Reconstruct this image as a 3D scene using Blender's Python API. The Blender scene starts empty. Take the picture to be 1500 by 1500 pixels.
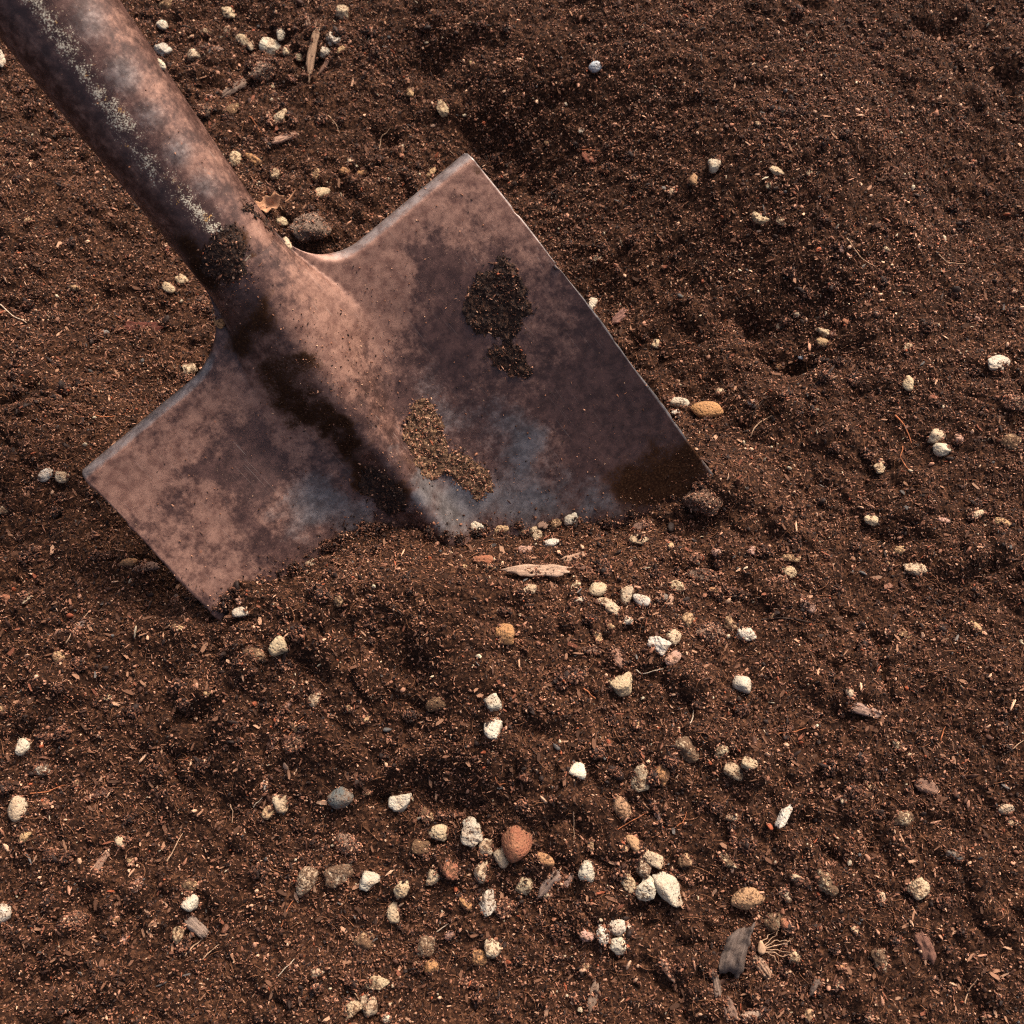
import bpy, bmesh, math, random
import numpy as np
from mathutils import Vector, Matrix, Euler, noise as mnoise
from mathutils.bvhtree import BVHTree

random.seed(7); rng = np.random.default_rng(7)
scene = bpy.context.scene
COL = scene.collection

# ------------------------------------------------------------------ camera
FPX = 1700.0                      # focal length in pixels of a 1500 px frame
TH = math.radians(24.0)           # lens axis off the vertical
DIST = 0.62
cR = np.array([1., 0, 0]); cF = np.array([0, math.sin(TH), -math.cos(TH)]); cU = np.array([0, math.cos(TH), math.sin(TH)])
CAM = -DIST * cF
cam_data = bpy.data.cameras.new('camera')
cam = bpy.data.objects.new('camera', cam_data); COL.objects.link(cam)
cam.location = CAM; cam.rotation_euler = (TH, 0, 0)
cam_data.sensor_width = 36.0; cam_data.sensor_fit = 'HORIZONTAL'
cam_data.lens = FPX / 1500.0 * 36.0
cam_data.clip_start = 0.01; cam_data.clip_end = 100.0
cam_data.dof.use_dof = True; cam_data.dof.focus_distance = 0.585; cam_data.dof.aperture_fstop = 15.0
scene.camera = cam

# ------------------------------------------------------------------ sky and sun (hazy daylight)
SUN_EL, SUN_AZ = math.radians(48), math.radians(32)      # azimuth from +Y towards +X
world = bpy.data.worlds.new('World'); scene.world = world; world.use_nodes = True
wn = world.node_tree; bg = wn.nodes['Background']
sky = wn.nodes.new('ShaderNodeTexSky'); sky.sky_type = 'NISHITA'; sky.sun_disc = False
sky.sun_elevation = SUN_EL; sky.sun_rotation = SUN_AZ; sky.dust_density = 9.0; sky.air_density = 0.7; sky.ozone_density = 0.3
wn.links.new(sky.outputs[0], bg.inputs[0]); bg.inputs[1].default_value = 0.085
sd = bpy.data.lights.new('sun', 'SUN'); sd.energy = 1.5; sd.angle = math.radians(20); sd.color = (1.0, 0.90, 0.77)
so = bpy.data.objects.new('sun', sd); COL.objects.link(so)
sdir = Vector((math.sin(SUN_AZ) * math.cos(SUN_EL), math.cos(SUN_AZ) * math.cos(SUN_EL), math.sin(SUN_EL)))
so.rotation_euler = sdir.to_track_quat('Z', 'Y').to_euler()
vs = scene.view_settings
vs.view_transform = 'Standard'; vs.look = 'None'; vs.exposure = 1.55; vs.gamma = 1.0; vs.use_curve_mapping = False

# ------------------------------------------------------------------ helpers
def ray(px, py):
    return (px - 750) / FPX * cR - (py - 750) / FPX * cU + cF
def hit_z(px, py, z=0.0):
    r = ray(px, py); return CAM + (z - CAM[2]) / r[2] * r
def link(name, me, mat=None, parent=None, label=None, cat=None, group=None, kind=None):
    o = bpy.data.objects.new(name, me); COL.objects.link(o)
    if mat: me.materials.append(mat)
    if parent: o.parent = parent
    if label: o['label'] = label
    if cat: o['category'] = cat
    if group: o['group'] = group
    if kind: o['kind'] = kind
    return o
def grid_mesh(name, P, flip=False):
    ny, nx = P.shape[:2]
    me = bpy.data.meshes.new(name)
    idx = np.arange(nx * ny, dtype=np.int32).reshape(ny, nx)
    q = np.stack([idx[:-1, :-1], idx[:-1, 1:], idx[1:, 1:], idx[1:, :-1]], -1).reshape(-1, 4)
    if flip: q = q[:, ::-1]
    np_mesh(me, P.reshape(-1, 3), q); return me
def np_mesh(me, V, Q, smooth=True):
    n, k = Q.shape
    me.vertices.add(len(V)); me.vertices.foreach_set('co', np.ascontiguousarray(V, dtype=np.float32).ravel())
    me.loops.add(n * k); me.loops.foreach_set('vertex_index', np.ascontiguousarray(Q, dtype=np.int32).ravel())
    me.polygons.add(n); me.polygons.foreach_set('loop_start', np.arange(0, n * k, k, dtype=np.int32))
    me.polygons.foreach_set('use_smooth', np.full(n, smooth))
    me.update(calc_edges=True)
def vattr(me, name, arr, typ='FLOAT'):
    a = me.attributes.new(name, typ, 'POINT'); arr = np.ascontiguousarray(arr)
    a.data.foreach_set({'FLOAT': 'value', 'INT': 'value', 'FLOAT_VECTOR': 'vector', 'FLOAT_COLOR': 'color'}[typ], arr.ravel())
_perm = np.random.default_rng(3).permutation(4096).astype(np.int64)
def _h(i, j, s):
    return _perm[(_perm[(i + s * 131) & 4095] + j) & 4095]
def perlin(x, y, s=0):
    xi = np.floor(x).astype(np.int64); yi = np.floor(y).astype(np.int64); fx = x - xi; fy = y - yi
    u = fx * fx * fx * (fx * (fx * 6 - 15) + 10); v = fy * fy * fy * (fy * (fy * 6 - 15) + 10)
    def g(i, j, dx, dy):
        a = _h(i, j, s) * (2 * np.pi / 4096); return np.cos(a) * dx + np.sin(a) * dy
    a = g(xi, yi, fx, fy); b = g(xi + 1, yi, fx - 1, fy); c = g(xi, yi + 1, fx, fy - 1); d = g(xi + 1, yi + 1, fx - 1, fy - 1)
    return (a + u * (b - a) + v * ((c + u * (d - c)) - (a + u * (b - a)))) * 1.5
def lumps(x, y, s=0, rad=0.75):
    """rounded lumps, one per cell, each of its own size"""
    xi = np.floor(x).astype(np.int64); yi = np.floor(y).astype(np.int64); out = np.zeros_like(x)
    for dj in (-1, 0, 1):
        for di in (-1, 0, 1):
            i = xi + di; j = yi + dj; k = _h(i, j, s)
            cx = i + (k & 63) / 64.; cy = j + ((k >> 6) & 63) / 64.; a = _h(i, j, s + 5) / 4096.
            rr = rad * (0.55 + 0.6 * a)
            d2 = ((x - cx) ** 2 + (y - cy) ** 2) / (rr * rr)
            out = np.maximum(out, np.sqrt(np.clip(1 - d2, 0, 1)) * (0.3 + 0.7 * a))
    return out
def sstep(a, b, x):
    t = np.clip((x - a) / (b - a), 0, 1); return t * t * (3 - 2 * t)

# ------------------------------------------------------------------ node helper
class NT:
    def __init__(s, name):
        s.m = bpy.data.materials.new(name); s.m.use_nodes = True; s.t = s.m.node_tree
        s.p = s.t.nodes['Principled BSDF']
    def n(s, typ, ins={}, **kw):
        nd = s.t.nodes.new('ShaderNode' + typ)
        for k, v in kw.items(): setattr(nd, k, v)
        for k, v in ins.items(): s.set(nd.inputs[k], v)
        return nd
    def set(s, sock, v):
        if isinstance(v, bpy.types.NodeSocket): s.t.links.new(v, sock)
        elif isinstance(v, tuple) and len(v) == 3 and sock.type == 'RGBA': sock.default_value = v + (1,)
        else: sock.default_value = v
    def noise(s, vec, scale, detail=4, rough=0.6, out=0):
        return s.n('TexNoise', {'Vector': vec, 'Scale': scale, 'Detail': detail, 'Roughness': rough}).outputs[out]
    def math(s, op, a, b=0.0, clamp=False):
        nd = s.n('Math', operation=op, use_clamp=clamp); s.set(nd.inputs[0], a); s.set(nd.inputs[1], b); return nd.outputs[0]
    def rng(s, v, a, b, c=0., d=1.):
        nd = s.n('MapRange', {'Value': v, 'From Min': a, 'From Max': b, 'To Min': c, 'To Max': d}, interpolation_type='SMOOTHSTEP'); return nd.outputs[0]
    def mix(s, f, a, b):
        nd = s.n('Mix', data_type='RGBA'); s.set(nd.inputs['Factor'], f); s.set(nd.inputs[6], a); s.set(nd.inputs[7], b); return nd.outputs[2]
    def ramp(s, f, stops):
        nd = s.n('ValToRGB', {'Fac': f}); cr = nd.color_ramp
        while len(cr.elements) < len(stops): cr.elements.new(0.5)
        for e, (p, c) in zip(cr.elements, stops): e.position = p; e.color = c + (1,)
        return nd.outputs[0]
    def attr(s, name, typ='GEOMETRY', out='Fac'):
        return s.n('Attribute', attribute_name=name, attribute_type=typ).outputs[out]
    def obj(s): return s.n('TexCoord').outputs['Object']
    def bump(s, h, dist, strength=1.0, normal=None):
        ins = {'Height': h, 'Distance': dist, 'Strength': strength}
        if normal is not None: ins['Normal'] = normal
        return s.n('Bump', ins).outputs[0]
    def out(s, col, rough=0.9, bump=None, metal=0.0, spec=0.3):
        s.set(s.p.inputs['Base Color'], col); s.set(s.p.inputs['Roughness'], rough); s.set(s.p.inputs['Metallic'], metal)
        if spec is not None: s.set(s.p.inputs['Specular IOR Level'], spec)
        if bump is not None: s.set(s.p.inputs['Normal'], bump)
        return s.m

SOIL_STOPS = [(0.0, (0.007, 0.0024, 0.0011)), (0.45, (0.020, 0.0074, 0.0034)), (0.68, (0.052, 0.021, 0.010)), (0.85, (0.13, 0.058, 0.030)), (1.0, (0.28, 0.145, 0.082))]
def soil_material():
    k = NT('soil'); o = k.obj()
    grain = k.n('TexVoronoi', {'Vector': o, 'Scale': 900.0})
    val = k.n('SeparateColor', {'Color': grain.outputs['Color']}).outputs[0]
    big = k.noise(o, 22, 5)
    f = k.math('ADD', k.math('MULTIPLY', val, 0.62), k.math('MULTIPLY', big, 0.30))
    col = k.ramp(f, SOIL_STOPS)
    b = k.bump(k.noise(o, 1500, 3), 0.0006, 0.7)
    b = k.bump(grain.outputs['Distance'], 0.0006, -0.8, b) if False else b
    return k.out(col, 0.95, b, spec=0.15)
M_SOIL = soil_material()
def crumb_material():
    k = NT('soil_crumb'); t = k.attr('tint', 'INSTANCER', 'Color')
    n = k.noise(k.obj(), 3.0, 3)
    col = k.mix(k.rng(n, 0.35, 0.7), k.mix(0.55, t, (0.02, 0.009, 0.006)), t)
    return k.out(col, 0.75, None, spec=0.3)
M_CRUMB = crumb_material()
def perlite_material():
    k = NT('porous_stone'); o = k.obj(); oi = k.n('ObjectInfo')
    rnd = k.n('CombineXYZ', {'X': oi.outputs['Random'], 'Y': k.math('MULTIPLY', oi.outputs['Random'], 7.3)}).outputs[0]
    v = k.n('VectorMath', {0: o, 1: rnd}, operation='ADD').outputs[0]
    base = oi.outputs['Color']; dirt_or_shade = oi.outputs['Alpha']  # only real dirt here: object alpha drives the soil specks
    n1 = k.noise(v, 170, 4); n2 = k.noise(v, 620, 4, 0.65)
    col = k.mix(k.rng(n1, 0.35, 0.72), base, k.mix(0.45, base, (0.30, 0.165, 0.085)))
    th = k.math('SUBTRACT', 0.72, k.math('MULTIPLY', dirt_or_shade, 0.30))
    sp = k.rng(k.math('SUBTRACT', k.math('ADD', k.math('MULTIPLY', n2, 0.72), k.math('MULTIPLY', n1, 0.28)), th), -0.03, 0.05)
    col = k.mix(k.math('MULTIPLY', sp, 0.9), col, (0.07, 0.035, 0.02))
    vo = k.n('TexVoronoi', {'Vector': v, 'Scale': 700.0})
    pits = k.rng(vo.outputs['Distance'], 0.0, 0.55)
    b = k.bump(k.math('ADD', k.math('MULTIPLY', pits, 0.6), n2), 0.0011, 0.75)
    return k.out(col, 0.92, b, spec=0.15)
M_PERL = perlite_material()
def wood_material():
    k = NT('weathered_wood'); o = k.obj(); oi = k.n('ObjectInfo')
    mp = k.n('Mapping', {'Vector': o, 'Scale': (90, 1400, 700)}).outputs[0]
    fib = k.noise(mp, 1.0, 4, 0.7); sp = k.noise(o, 420, 4)
    base = oi.outputs['Color']
    col = k.mix(k.rng(fib, 0.35, 0.7), k.mix(0.45, base, (0.03, 0.015, 0.01)), base)
    col = k.mix(k.rng(sp, 0.58, 0.70), col, (0.05, 0.025, 0.015))
    return k.out(col, 0.85, k.bump(fib, 0.0008, 0.8), spec=0.2)
M_WOOD = wood_material()
def clod_material():
    k = NT('clod_soil'); o = k.obj(); oi = k.n('ObjectInfo')
    vo = k.n('TexVoronoi', {'Vector': o, 'Scale': 950.0}); val = k.n('SeparateColor', {'Color': vo.outputs['Color']}).outputs[0]
    base = oi.outputs['Color']
    col = k.mix(val, k.mix(0.7, base, (0.015, 0.008, 0.005)), k.mix(0.35, base, (0.40, 0.26, 0.18)))
    b = k.bump(k.noise(o, 900, 4, 0.7), 0.0016, 1.0)
    return k.out(col, 0.95, b, spec=0.1)
M_CLOD = clod_material()
def plain(name, col, rough=0.85):
    k = NT(name); n = k.noise(k.obj(), 300, 3)
    return k.out(k.mix(k.rng(n, 0.3, 0.7), tuple(c * 0.5 for c in col), col), rough, None, spec=0.2)

# ------------------------------------------------------------------ shovel frame (blade plane) in space
rollA = math.radians(-15)
S0 = hit_z(652, 785, .022); _rS = (S0 - CAM) @ cF; _Pn = CAM + ray(384, 424) * (_rS - .16 * .35)
dS = S0 - _Pn; dS /= np.linalg.norm(dS)
_h0 = np.cross(dS, [0, 0, 1.]); _h0 /= np.linalg.norm(_h0); _n0 = np.cross(_h0, dS)
eS = _h0 * math.cos(rollA) + _n0 * math.sin(rollA); nS = np.cross(eS, dS)
if nS[2] < 0: nS = -nS
def plane_px(px, py):
    r = ray(px, py); t = ((S0 - CAM) @ nS) / (r @ nS); return CAM + t * r
PA, PB = plane_px(117, 694), plane_px(686, 222)
HW = float(np.linalg.norm(PB - PA) / 2); OR = (PA + PB) / 2
BX = (PB - PA) / (2 * HW); BZ = nS; BY = np.cross(BZ, BX)      # BY points up the handle
BM = np.stack([BX, BY, BZ], 1)
def to_blade(P): return (np.asarray(P) - OR) @ BM
def from_blade(L): return OR + np.asarray(L) @ BM.T
_n2, _s2 = to_blade(plane_px(384, 424)), to_blade(S0)
AXK = float((_s2[0] - _n2[0]) / (_n2[1] - _s2[1])); AX0 = float(_n2[0] + AXK * _n2[1])
def axis_x(t): return AX0 + AXK * t            # t runs down the blade from the shoulders
R0, LIFT, FIL = 0.0205, 0.030, 0.052
def blade_h(x, t):
    u = x - axis_x(t); a = np.abs(u)
    Hh = 0.0115 + (R0 - 0.0115) * (1 - sstep(-0.030, 0.105, t)); Hh = Hh * (1 - 0.6 * sstep(.12, .26, t))
    w = R0 + 0.012 * sstep(-0.028, 0.03, t) - .012 * sstep(.03, .11, t); k = sstep(-0.030, 0.045, t)
    q = np.clip(a / w, 0, 1)
    semi = np.sqrt(np.clip(1 - q * q, 0, 1)); bell = (0.5 + 0.5 * np.cos(np.pi * q)) ** (1 + .7 * sstep(.02, .09, t))
    z = Hh * ((1 - k) * semi + k * bell)
    z = z + np.where(x > 0, .019, .010) * (np.abs(x) / HW) ** 2.4 * sstep(-0.005, 0.09, t)
    z = z - np.where(u < 0, .0050, .0030) * np.exp(-((a - 0.042) / 0.016) ** 2) * sstep(0.0, 0.06, t) * (1 - 0.6 * sstep(.08, .2, t))
    return z
TLEN = 0.285

# ------------------------------------------------------------------ the soil: heights
ctrl = []
def C(px, py, z): P = hit_z(px, py, z); ctrl.append((P[0], P[1], z))
def blade_pt(px, py):
    r = ray(px, py); P = plane_px(px, py)
    for _ in range(8):
        L = to_blade(P); h = float(blade_h(np.array(L[0]), np.array(-L[1])))
        t = ((OR + BZ * h - CAM) @ BZ) / (r @ BZ); P = CAM + t * r
    return P
SOIL_LINE = [(312, 896), (345, 880), (382, 848), (440, 826), (500, 788), (540, 778), (590, 772), (640, 790), (675, 788), (720, 776), (790, 772), (850, 764), (905, 766), (960, 752), (1005, 736), (1040, 705)]
for p in SOIL_LINE:
    P = blade_pt(*p); ctrl.append(tuple(P))
for x, y, z in [
    (290, 915, .030), (300, 950, .033), (380, 905, .044), (450, 880, .050), (540, 850, .052), (640, 850, .048), (760, 850, .038), (880, 840, .030), (980, 800, .022), (1040, 750, .017),
    (330, 960, .036), (480, 960, .047), (640, 940, .047), (800, 960, .038), (960, 930, .029), (1120, 860, .020),
    (600, 990, .034), (700, 1060, .034), (480, 1080, .035), (850, 1100, .026), (1050, 1060, .020),
    (590, 1160, .010), (420, 1200, .014), (750, 1240, .010), (950, 1250, .010), (1150, 1200, .012),
    (300, 1150, .018), (120, 1120, .016), (250, 1350, .004), (60, 1400, .0), (500, 1400, .0), (750, 1450, -.004), (1000, 1430, .0), (1250, 1420, -.002), (1460, 1450, -.006),
    (1300, 1150, .012), (1450, 1150, .010), (1300, 950, .018), (1470, 900, .022), (1250, 780, .014), (1420, 700, .020), (1150, 720, .012),
    (1090, 640, .006), (1000, 560, -.004), (900, 430, -.008), (800, 300, -.010), (1150, 600, .012), (1300, 560, .018), (1450, 520, .024),
    (1100, 420, .018), (1250, 400, .030), (1180, 500, .006), (1420, 350, .024), (950, 250, .022), (1100, 250, .042), (1250, 220, .050), (1390, 260, .028), (1460, 120, .036), (1340, 60, .050), (1200, 60, .056), (1000, 60, .048), (850, 60, .036), (850, 200, .012),
    (720, 120, .016), (610, 50, .018), (700, 20, .026), (560, 20, .016), (640, 95, .008), (660, 190, -.002), (560, 200, -.002), (480, 100, .004), (400, 60, .0), (300, 30, .0), (420, 200, -.004), (480, 320, -.012), (600, 260, -.010), (740, 230, -.013),
    (260, 200, -.004), (100, 200, .002), (100, 350, .014), (220, 450, .004), (300, 520, -.002), (60, 520, .018), (130, 600, .022), (60, 680, .032), (100, 760, .030), (180, 850, .026), (40, 850, .028), (250, 880, .022), (90, 980, .026), (220, 1000, .026),
    (300, 650, .004), (450, 600, -.006), (600, 500, -.012), (700, 600, -.010), (800, 650, -.006), (450, 740, .006), (520, 720, .002), (650, 715, -.002), (780, 700, -.004), (900, 690, -.006), (330, 790, .012), (960, 640, -.004)]:
    C(x, y, z)
for x, y, z in [(-.75, 0, .015), (.75, 0, .02), (0, .8, .05), (0, -.6, -.01), (-.7, .7, .02), (.7, .7, .06), (.6, -.6, 0), (-.6, -.6, 0), (-.45, -.25, .008), (.45, -.25, .004), (.5, .4, .05), (-.5, .4, .005)]:
    ctrl.append((x, y, z))
ctrl = np.array(ctrl)
def _phi(d): return -np.sqrt(d * d + 0.012 ** 2)
_D = np.hypot(ctrl[:, None, 0] - ctrl[None, :, 0], ctrl[:, None, 1] - ctrl[None, :, 1])
_n = len(ctrl); _A = np.zeros((_n + 1, _n + 1)); _A[:_n, :_n] = _phi(_D) - np.eye(_n) * 0.0010; _A[_n, :_n] = 1; _A[:_n, _n] = 1
_w = np.linalg.solve(_A, np.append(ctrl[:, 2], 0))
def rbf(X, Y):
    out = np.full(X.shape, _w[_n])
    for i in range(_n): out += _w[i] * _phi(np.hypot(X - ctrl[i, 0], Y - ctrl[i, 1]))
    return out
# pits and ledges: pixel, half-size in metres across / along, depth
PITS = [(632, 85, .014, .009, -.010), (560, 165, .010, .006, -.010), (690, 165, .014, .006, -.008), (1110, 470, .011, .010, -.012), (1170, 515, .016, .006, -.009), (1345, 95, .016, .008, -.012), (1250, 300, .010, .007, -.006),
        (600, 985, .012, .006, -.006), (640, 1168, .014, .0045, -.006), (545, 1165, .008, .005, -.007), (800, 1085, .02, .006, -.006), (1010, 850, .013, .005, -.007), (1290, 790, .016, .006, -.006), (1270, 690, .008, .010, -.007), (1030, 555, .012, .008, -.004),
        (505, 350, .007, .009, -.008), (480, 250, .010, .008, -.006), (260, 500, .012, .012, -.006), (470, 1010, .010, .006, -.006), (560, 1110, .006, .005, -.006), (190, 560, .012, .010, -.004), (1460, 180, .010, .02, -.008), (1420, 320, .02, .01, -.006), (800, 230, .010, .008, -.008),
        (1035, 735, .010, .008, .007), (500, 806, .008, .005, .004), (560, 798, .007, .004, .004), (625, 808, .010, .005, .005), (705, 802, .008, .004, .003), (865, 786, .009, .004, .004), (935, 776, .007, .004, .005), (985, 758, .006, .005, .005), (425, 852, .009, .005, .005), (372, 880, .006, .004, .004), (740, 880, .012, .006, .005), (560, 900, .014, .007, .005), (460, 920, .010, .006, .004), (860, 960, .012, .007, .004), (1150, 790, .012, .008, .005), (1230, 640, .010, .008, .005), (1120, 560, .010, .006, .005), (1000, 430, .014, .008, .005), (1330, 380, .014, .008, .005), (900, 340, .012, .008, .004), (230, 930, .014, .008, .004), (110, 830, .012, .008, .004), (330, 1080, .012, .007, .004), (1200, 1000, .016, .008, .005), (1400, 820, .016, .008, .005), (690, 900, .03, .008, .004), (540, 800, .014, .007, .006), (405, 850, .010, .006, .005), (610, 1130, .03, .006, .005), (680, 1020, .02, .006, .004), (1290, 390, .03, .012, .006), (700, 60, .02, .012, .006)]
PITW = [(hit_z(a, b, .012), sx, sy, d) for a, b, sx, sy, d in PITS]
def soil_height(X, Y):
    Z = rbf(X, Y)
    wx = perlin(X / .03, Y / .03, 11) * .008; wy = perlin(X / .03, Y / .03, 12) * .008
    for P, sx, sy, d in PITW:
        Z += d * np.exp(-(((X + wx - P[0]) / sx) ** 2 + ((Y + wy - P[1]) / sy) ** 2))
    Z += .0045 * perlin(X / .085, Y / .085, 1) + .0032 * perlin(X / .038, Y / .038, 2) + .0016 * perlin(X / .017, Y / .017, 21)
    xw = X + wx * .5; yw = Y + wy * .5
    gate = sstep(-.25, .35, perlin(X / .06, Y / .06, 3)) * .8 + .2
    smooth = 1 - .6 * np.clip(sum(np.exp(-((X + wx - hit_z(px, py, .03)[0]) ** 2 + (Y + wy - hit_z(px, py, .03)[1]) ** 2) / r ** 2) for px, py, r in [(1300, 380, .06), (1130, 300, .07), (900, 140, .07), (1250, 150, .08), (750, 40, .05)]), 0, 1)
    gate = gate * smooth
    Z += .0062 * gate * lumps(xw / .013, yw / .013, 4, .60) + .0048 * gate * lumps(xw / .024 + 3, yw / .024, 8, .55)
    Z += .0022 * (1.1 - .5 * gate) * lumps(xw / .0062, yw / .0062, 5, .7)
    Z += .0011 * lumps(X / .0028, Y / .0028, 6, .72)
    Z += .0004 * perlin(X / .0019, Y / .0019, 7)
    return Z - .0052
STEP = 0.00088
xs = np.arange(-.385, .3851, STEP); ys = np.arange(-.29, .4201, STEP)
gX, gY = np.meshgrid(xs, ys)
def soil_tiled():
    out = np.empty(gX.shape)
    for i in range(0, gX.shape[0], 128): out[i:i + 128] = soil_height(gX[i:i + 128], gY[i:i + 128])
    return out
gZ = soil_tiled()
def H(x, y):
    x = np.clip((np.asarray(x, float) - xs[0]) / STEP, 0, len(xs) - 1.001); y = np.clip((np.asarray(y, float) - ys[0]) / STEP, 0, len(ys) - 1.001)
    i = x.astype(int); j = y.astype(int); fx = x - i; fy = y - j
    return (gZ[j, i] * (1 - fx) + gZ[j, i + 1] * fx) * (1 - fy) + (gZ[j + 1, i] * (1 - fx) + gZ[j + 1, i + 1] * fx) * fy
def Hs(x, y, r=.004):
    """height averaged over a small disc"""
    a = np.linspace(0, 2 * np.pi, 9)[:-1]
    return float((H(x, y) + H(x + r * np.cos(a), y + r * np.sin(a)).sum() + H(x + r * .5 * np.cos(a), y + r * .5 * np.sin(a)).sum()) / 17)
def hit(px, py):
    z = .01
    for _ in range(14):
        P = hit_z(px, py, z); z = z + .6 * (Hs(P[0], P[1]) - z)
    return hit_z(px, py, z)
def outskirts(v, d):
    e = [v]; s = STEP
    while abs(e[-1]) < 6: s *= 1.16; e.append(e[-1] + d * s)
    return np.array(e[1:])
XS = np.concatenate([outskirts(xs[0], -1)[::-1], xs, outskirts(xs[-1], 1)]); YS = np.concatenate([outskirts(ys[0], -1)[::-1], ys, outskirts(ys[-1], 1)])
aX, aY = np.meshgrid(XS, YS); ox = int(np.searchsorted(XS, xs[0])); oy = int(np.searchsorted(YS, ys[0]))
aZ = np.zeros(aX.shape); far = np.ones(aX.shape, bool); far[oy:oy + len(ys), ox:ox + len(xs)] = False
cx, cy = np.clip(aX[far], xs[0], xs[-1]), np.clip(aY[far], ys[0], ys[-1]); dd = np.hypot(aX[far] - cx, aY[far] - cy)
aZ[far] = soil_height(aX[far], aY[far]) * np.exp(-(dd / 1.2) ** 2) + .02 * sstep(.05, .6, dd) * perlin(aX[far] / .4, aY[far] / .4, 31)
aZ[oy:oy + len(ys), ox:ox + len(xs)] = gZ
me = grid_mesh('soil', np.stack([aX, aY, aZ], -1))
soil = link('soil', me, M_SOIL, kind='structure'); soil['label'] = 'dark brown crumbly potting soil heaped round the blade'

# ------------------------------------------------------------------ grains: instanced on points
def ico(sub):
    bm = bmesh.new(); bmesh.ops.create_icosphere(bm, subdivisions=sub, radius=1.0)
    V = np.array([v.co[:] for v in bm.verts]); Fc = np.array([[v.index for v in f.verts] for f in bm.faces]); bm.free(); return V, Fc
ICO = {s: ico(s) for s in (1, 2, 3, 4)}
def facet(V, seed, n=12, lo=.72, hi=1.05, p=14):
    r = np.random.default_rng(seed); N = r.normal(size=(n, 3)); N /= np.linalg.norm(N, axis=1)[:, None]; d = r.uniform(lo, hi, n)
    dots = np.clip(V @ N.T, 0, None) / d
    return V / ((dots ** p).sum(1) + .75 ** p)[:, None] ** (1 / p)
grain_col = bpy.data.collections.new('grain_shapes')
for i in range(7):
    V, Fc = ICO[1] if i < 4 else ICO[2]
    W = facet(V, 50 + i, 9, .6, 1.0, 8) * np.array([(1.15, .9, .75), (1.9, .6, .45), (1.3, .8, .5), (1.0, .9, .8), (2.3, .5, .4), (1.2, 1.0, .6), (1.5, .85, .6)][i])
    if i >= 4: W = W * (1 + .16 * np.array([mnoise.noise(Vector(v * 1.9 + i * 7)) for v in V]))[:, None]
    gm = bpy.data.meshes.new('grain'); np_mesh(gm, W, Fc, smooth=(i >= 4)); gm.materials.append(M_CRUMB)
    grain_col.objects.link(bpy.data.objects.new('grain_%s' % 'abcdefg'[i], gm))
def grain_group():
    g = bpy.data.node_groups.new('grains', 'GeometryNodeTree')
    g.interface.new_socket('Geometry', in_out='INPUT', socket_type='NodeSocketGeometry'); g.interface.new_socket('Geometry', in_out='OUTPUT', socket_type='NodeSocketGeometry')
    N = g.nodes; a = N.new('NodeGroupInput'); z = N.new('NodeGroupOutput')
    ci = N.new('GeometryNodeCollectionInfo'); ci.inputs['Collection'].default_value = grain_col; ci.inputs['Separate Children'].default_value = True; ci.inputs['Reset Children'].default_value = True
    io = N.new('GeometryNodeInstanceOnPoints'); io.inputs['Pick Instance'].default_value = True
    def na(nm, t): x = N.new('GeometryNodeInputNamedAttribute'); x.data_type = t; x.inputs['Name'].default_value = nm; return x.outputs[0]
    L = g.links.new
    L(a.outputs[0], io.inputs['Points']); L(ci.outputs[0], io.inputs['Instance']); L(na('vid', 'INT'), io.inputs['Instance Index'])
    L(na('scl', 'FLOAT'), io.inputs['Scale'])
    er = N.new('FunctionNodeEulerToRotation'); L(na('rot', 'FLOAT_VECTOR'), er.inputs[0]); L(er.outputs[0], io.inputs['Rotation'])
    L(io.outputs[0], z.inputs[0]); return g
GRAINS = grain_group()
TINTS = np.array([(.014, .005, .0025), (.055, .019, .0085), (.140, .052, .026), (.30, .124, .068), (.48, .235, .142), (.66, .39, .24), (.32, .075, .028), (.56, .44, .29), (.085, .08, .075)])
def tints(n, p=(.20, .20, .235, .215, .115, .024, .005, .003, .002)):
    p = np.array(p) / sum(p); k = rng.choice(9, n, p=p); return np.c_[TINTS[k] * rng.uniform(.75, 1.25, (n, 1)), np.ones(n)]
def grains_object(name, P, S, T, parent=None, label=None, cat=None, vid=None):
    n = len(P); me = bpy.data.meshes.new(name); me.vertices.add(n); me.vertices.foreach_set('co', np.asarray(P, np.float32).ravel())
    vattr(me, 'scl', np.asarray(S, np.float32)); vattr(me, 'rot', rng.uniform(0, 6.283, (n, 3)).astype(np.float32), 'FLOAT_VECTOR')
    vattr(me, 'vid', (rng.integers(0, 7, n) if vid is None else vid).astype(np.int32), 'INT'); vattr(me, 'tint', T.astype(np.float32), 'FLOAT_COLOR')
    o = link(name, me, None, parent, label, cat, kind='stuff'); m = o.modifiers.new('grains', 'NODES'); m.node_group = GRAINS
    return o
crP, crS, crT = [], [], []
DRY = [(hit_z(px, py, .03), r, a) for px, py, r, a in [(1310, 390, .045, .9), (1120, 330, .04, .5), (850, 150, .06, .6), (760, 40, .05, .4), (1200, 200, .06, .35), (1350, 170, .03, .4), (650, 930, .05, .25), (1000, 420, .04, .3)]]
def dryness(x, y):
    xw = x + .012 * perlin(x / .03, y / .03, 91); yw = y + .012 * perlin(x / .03, y / .03, 92); o = np.zeros(len(x))
    for P, r, a in DRY: o = np.maximum(o, a * np.exp(-((xw - P[0]) ** 2 + (yw - P[1]) ** 2) / r ** 2))
    return np.clip(o + .25 * perlin(x / .02, y / .02, 93), 0, 1)
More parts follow.
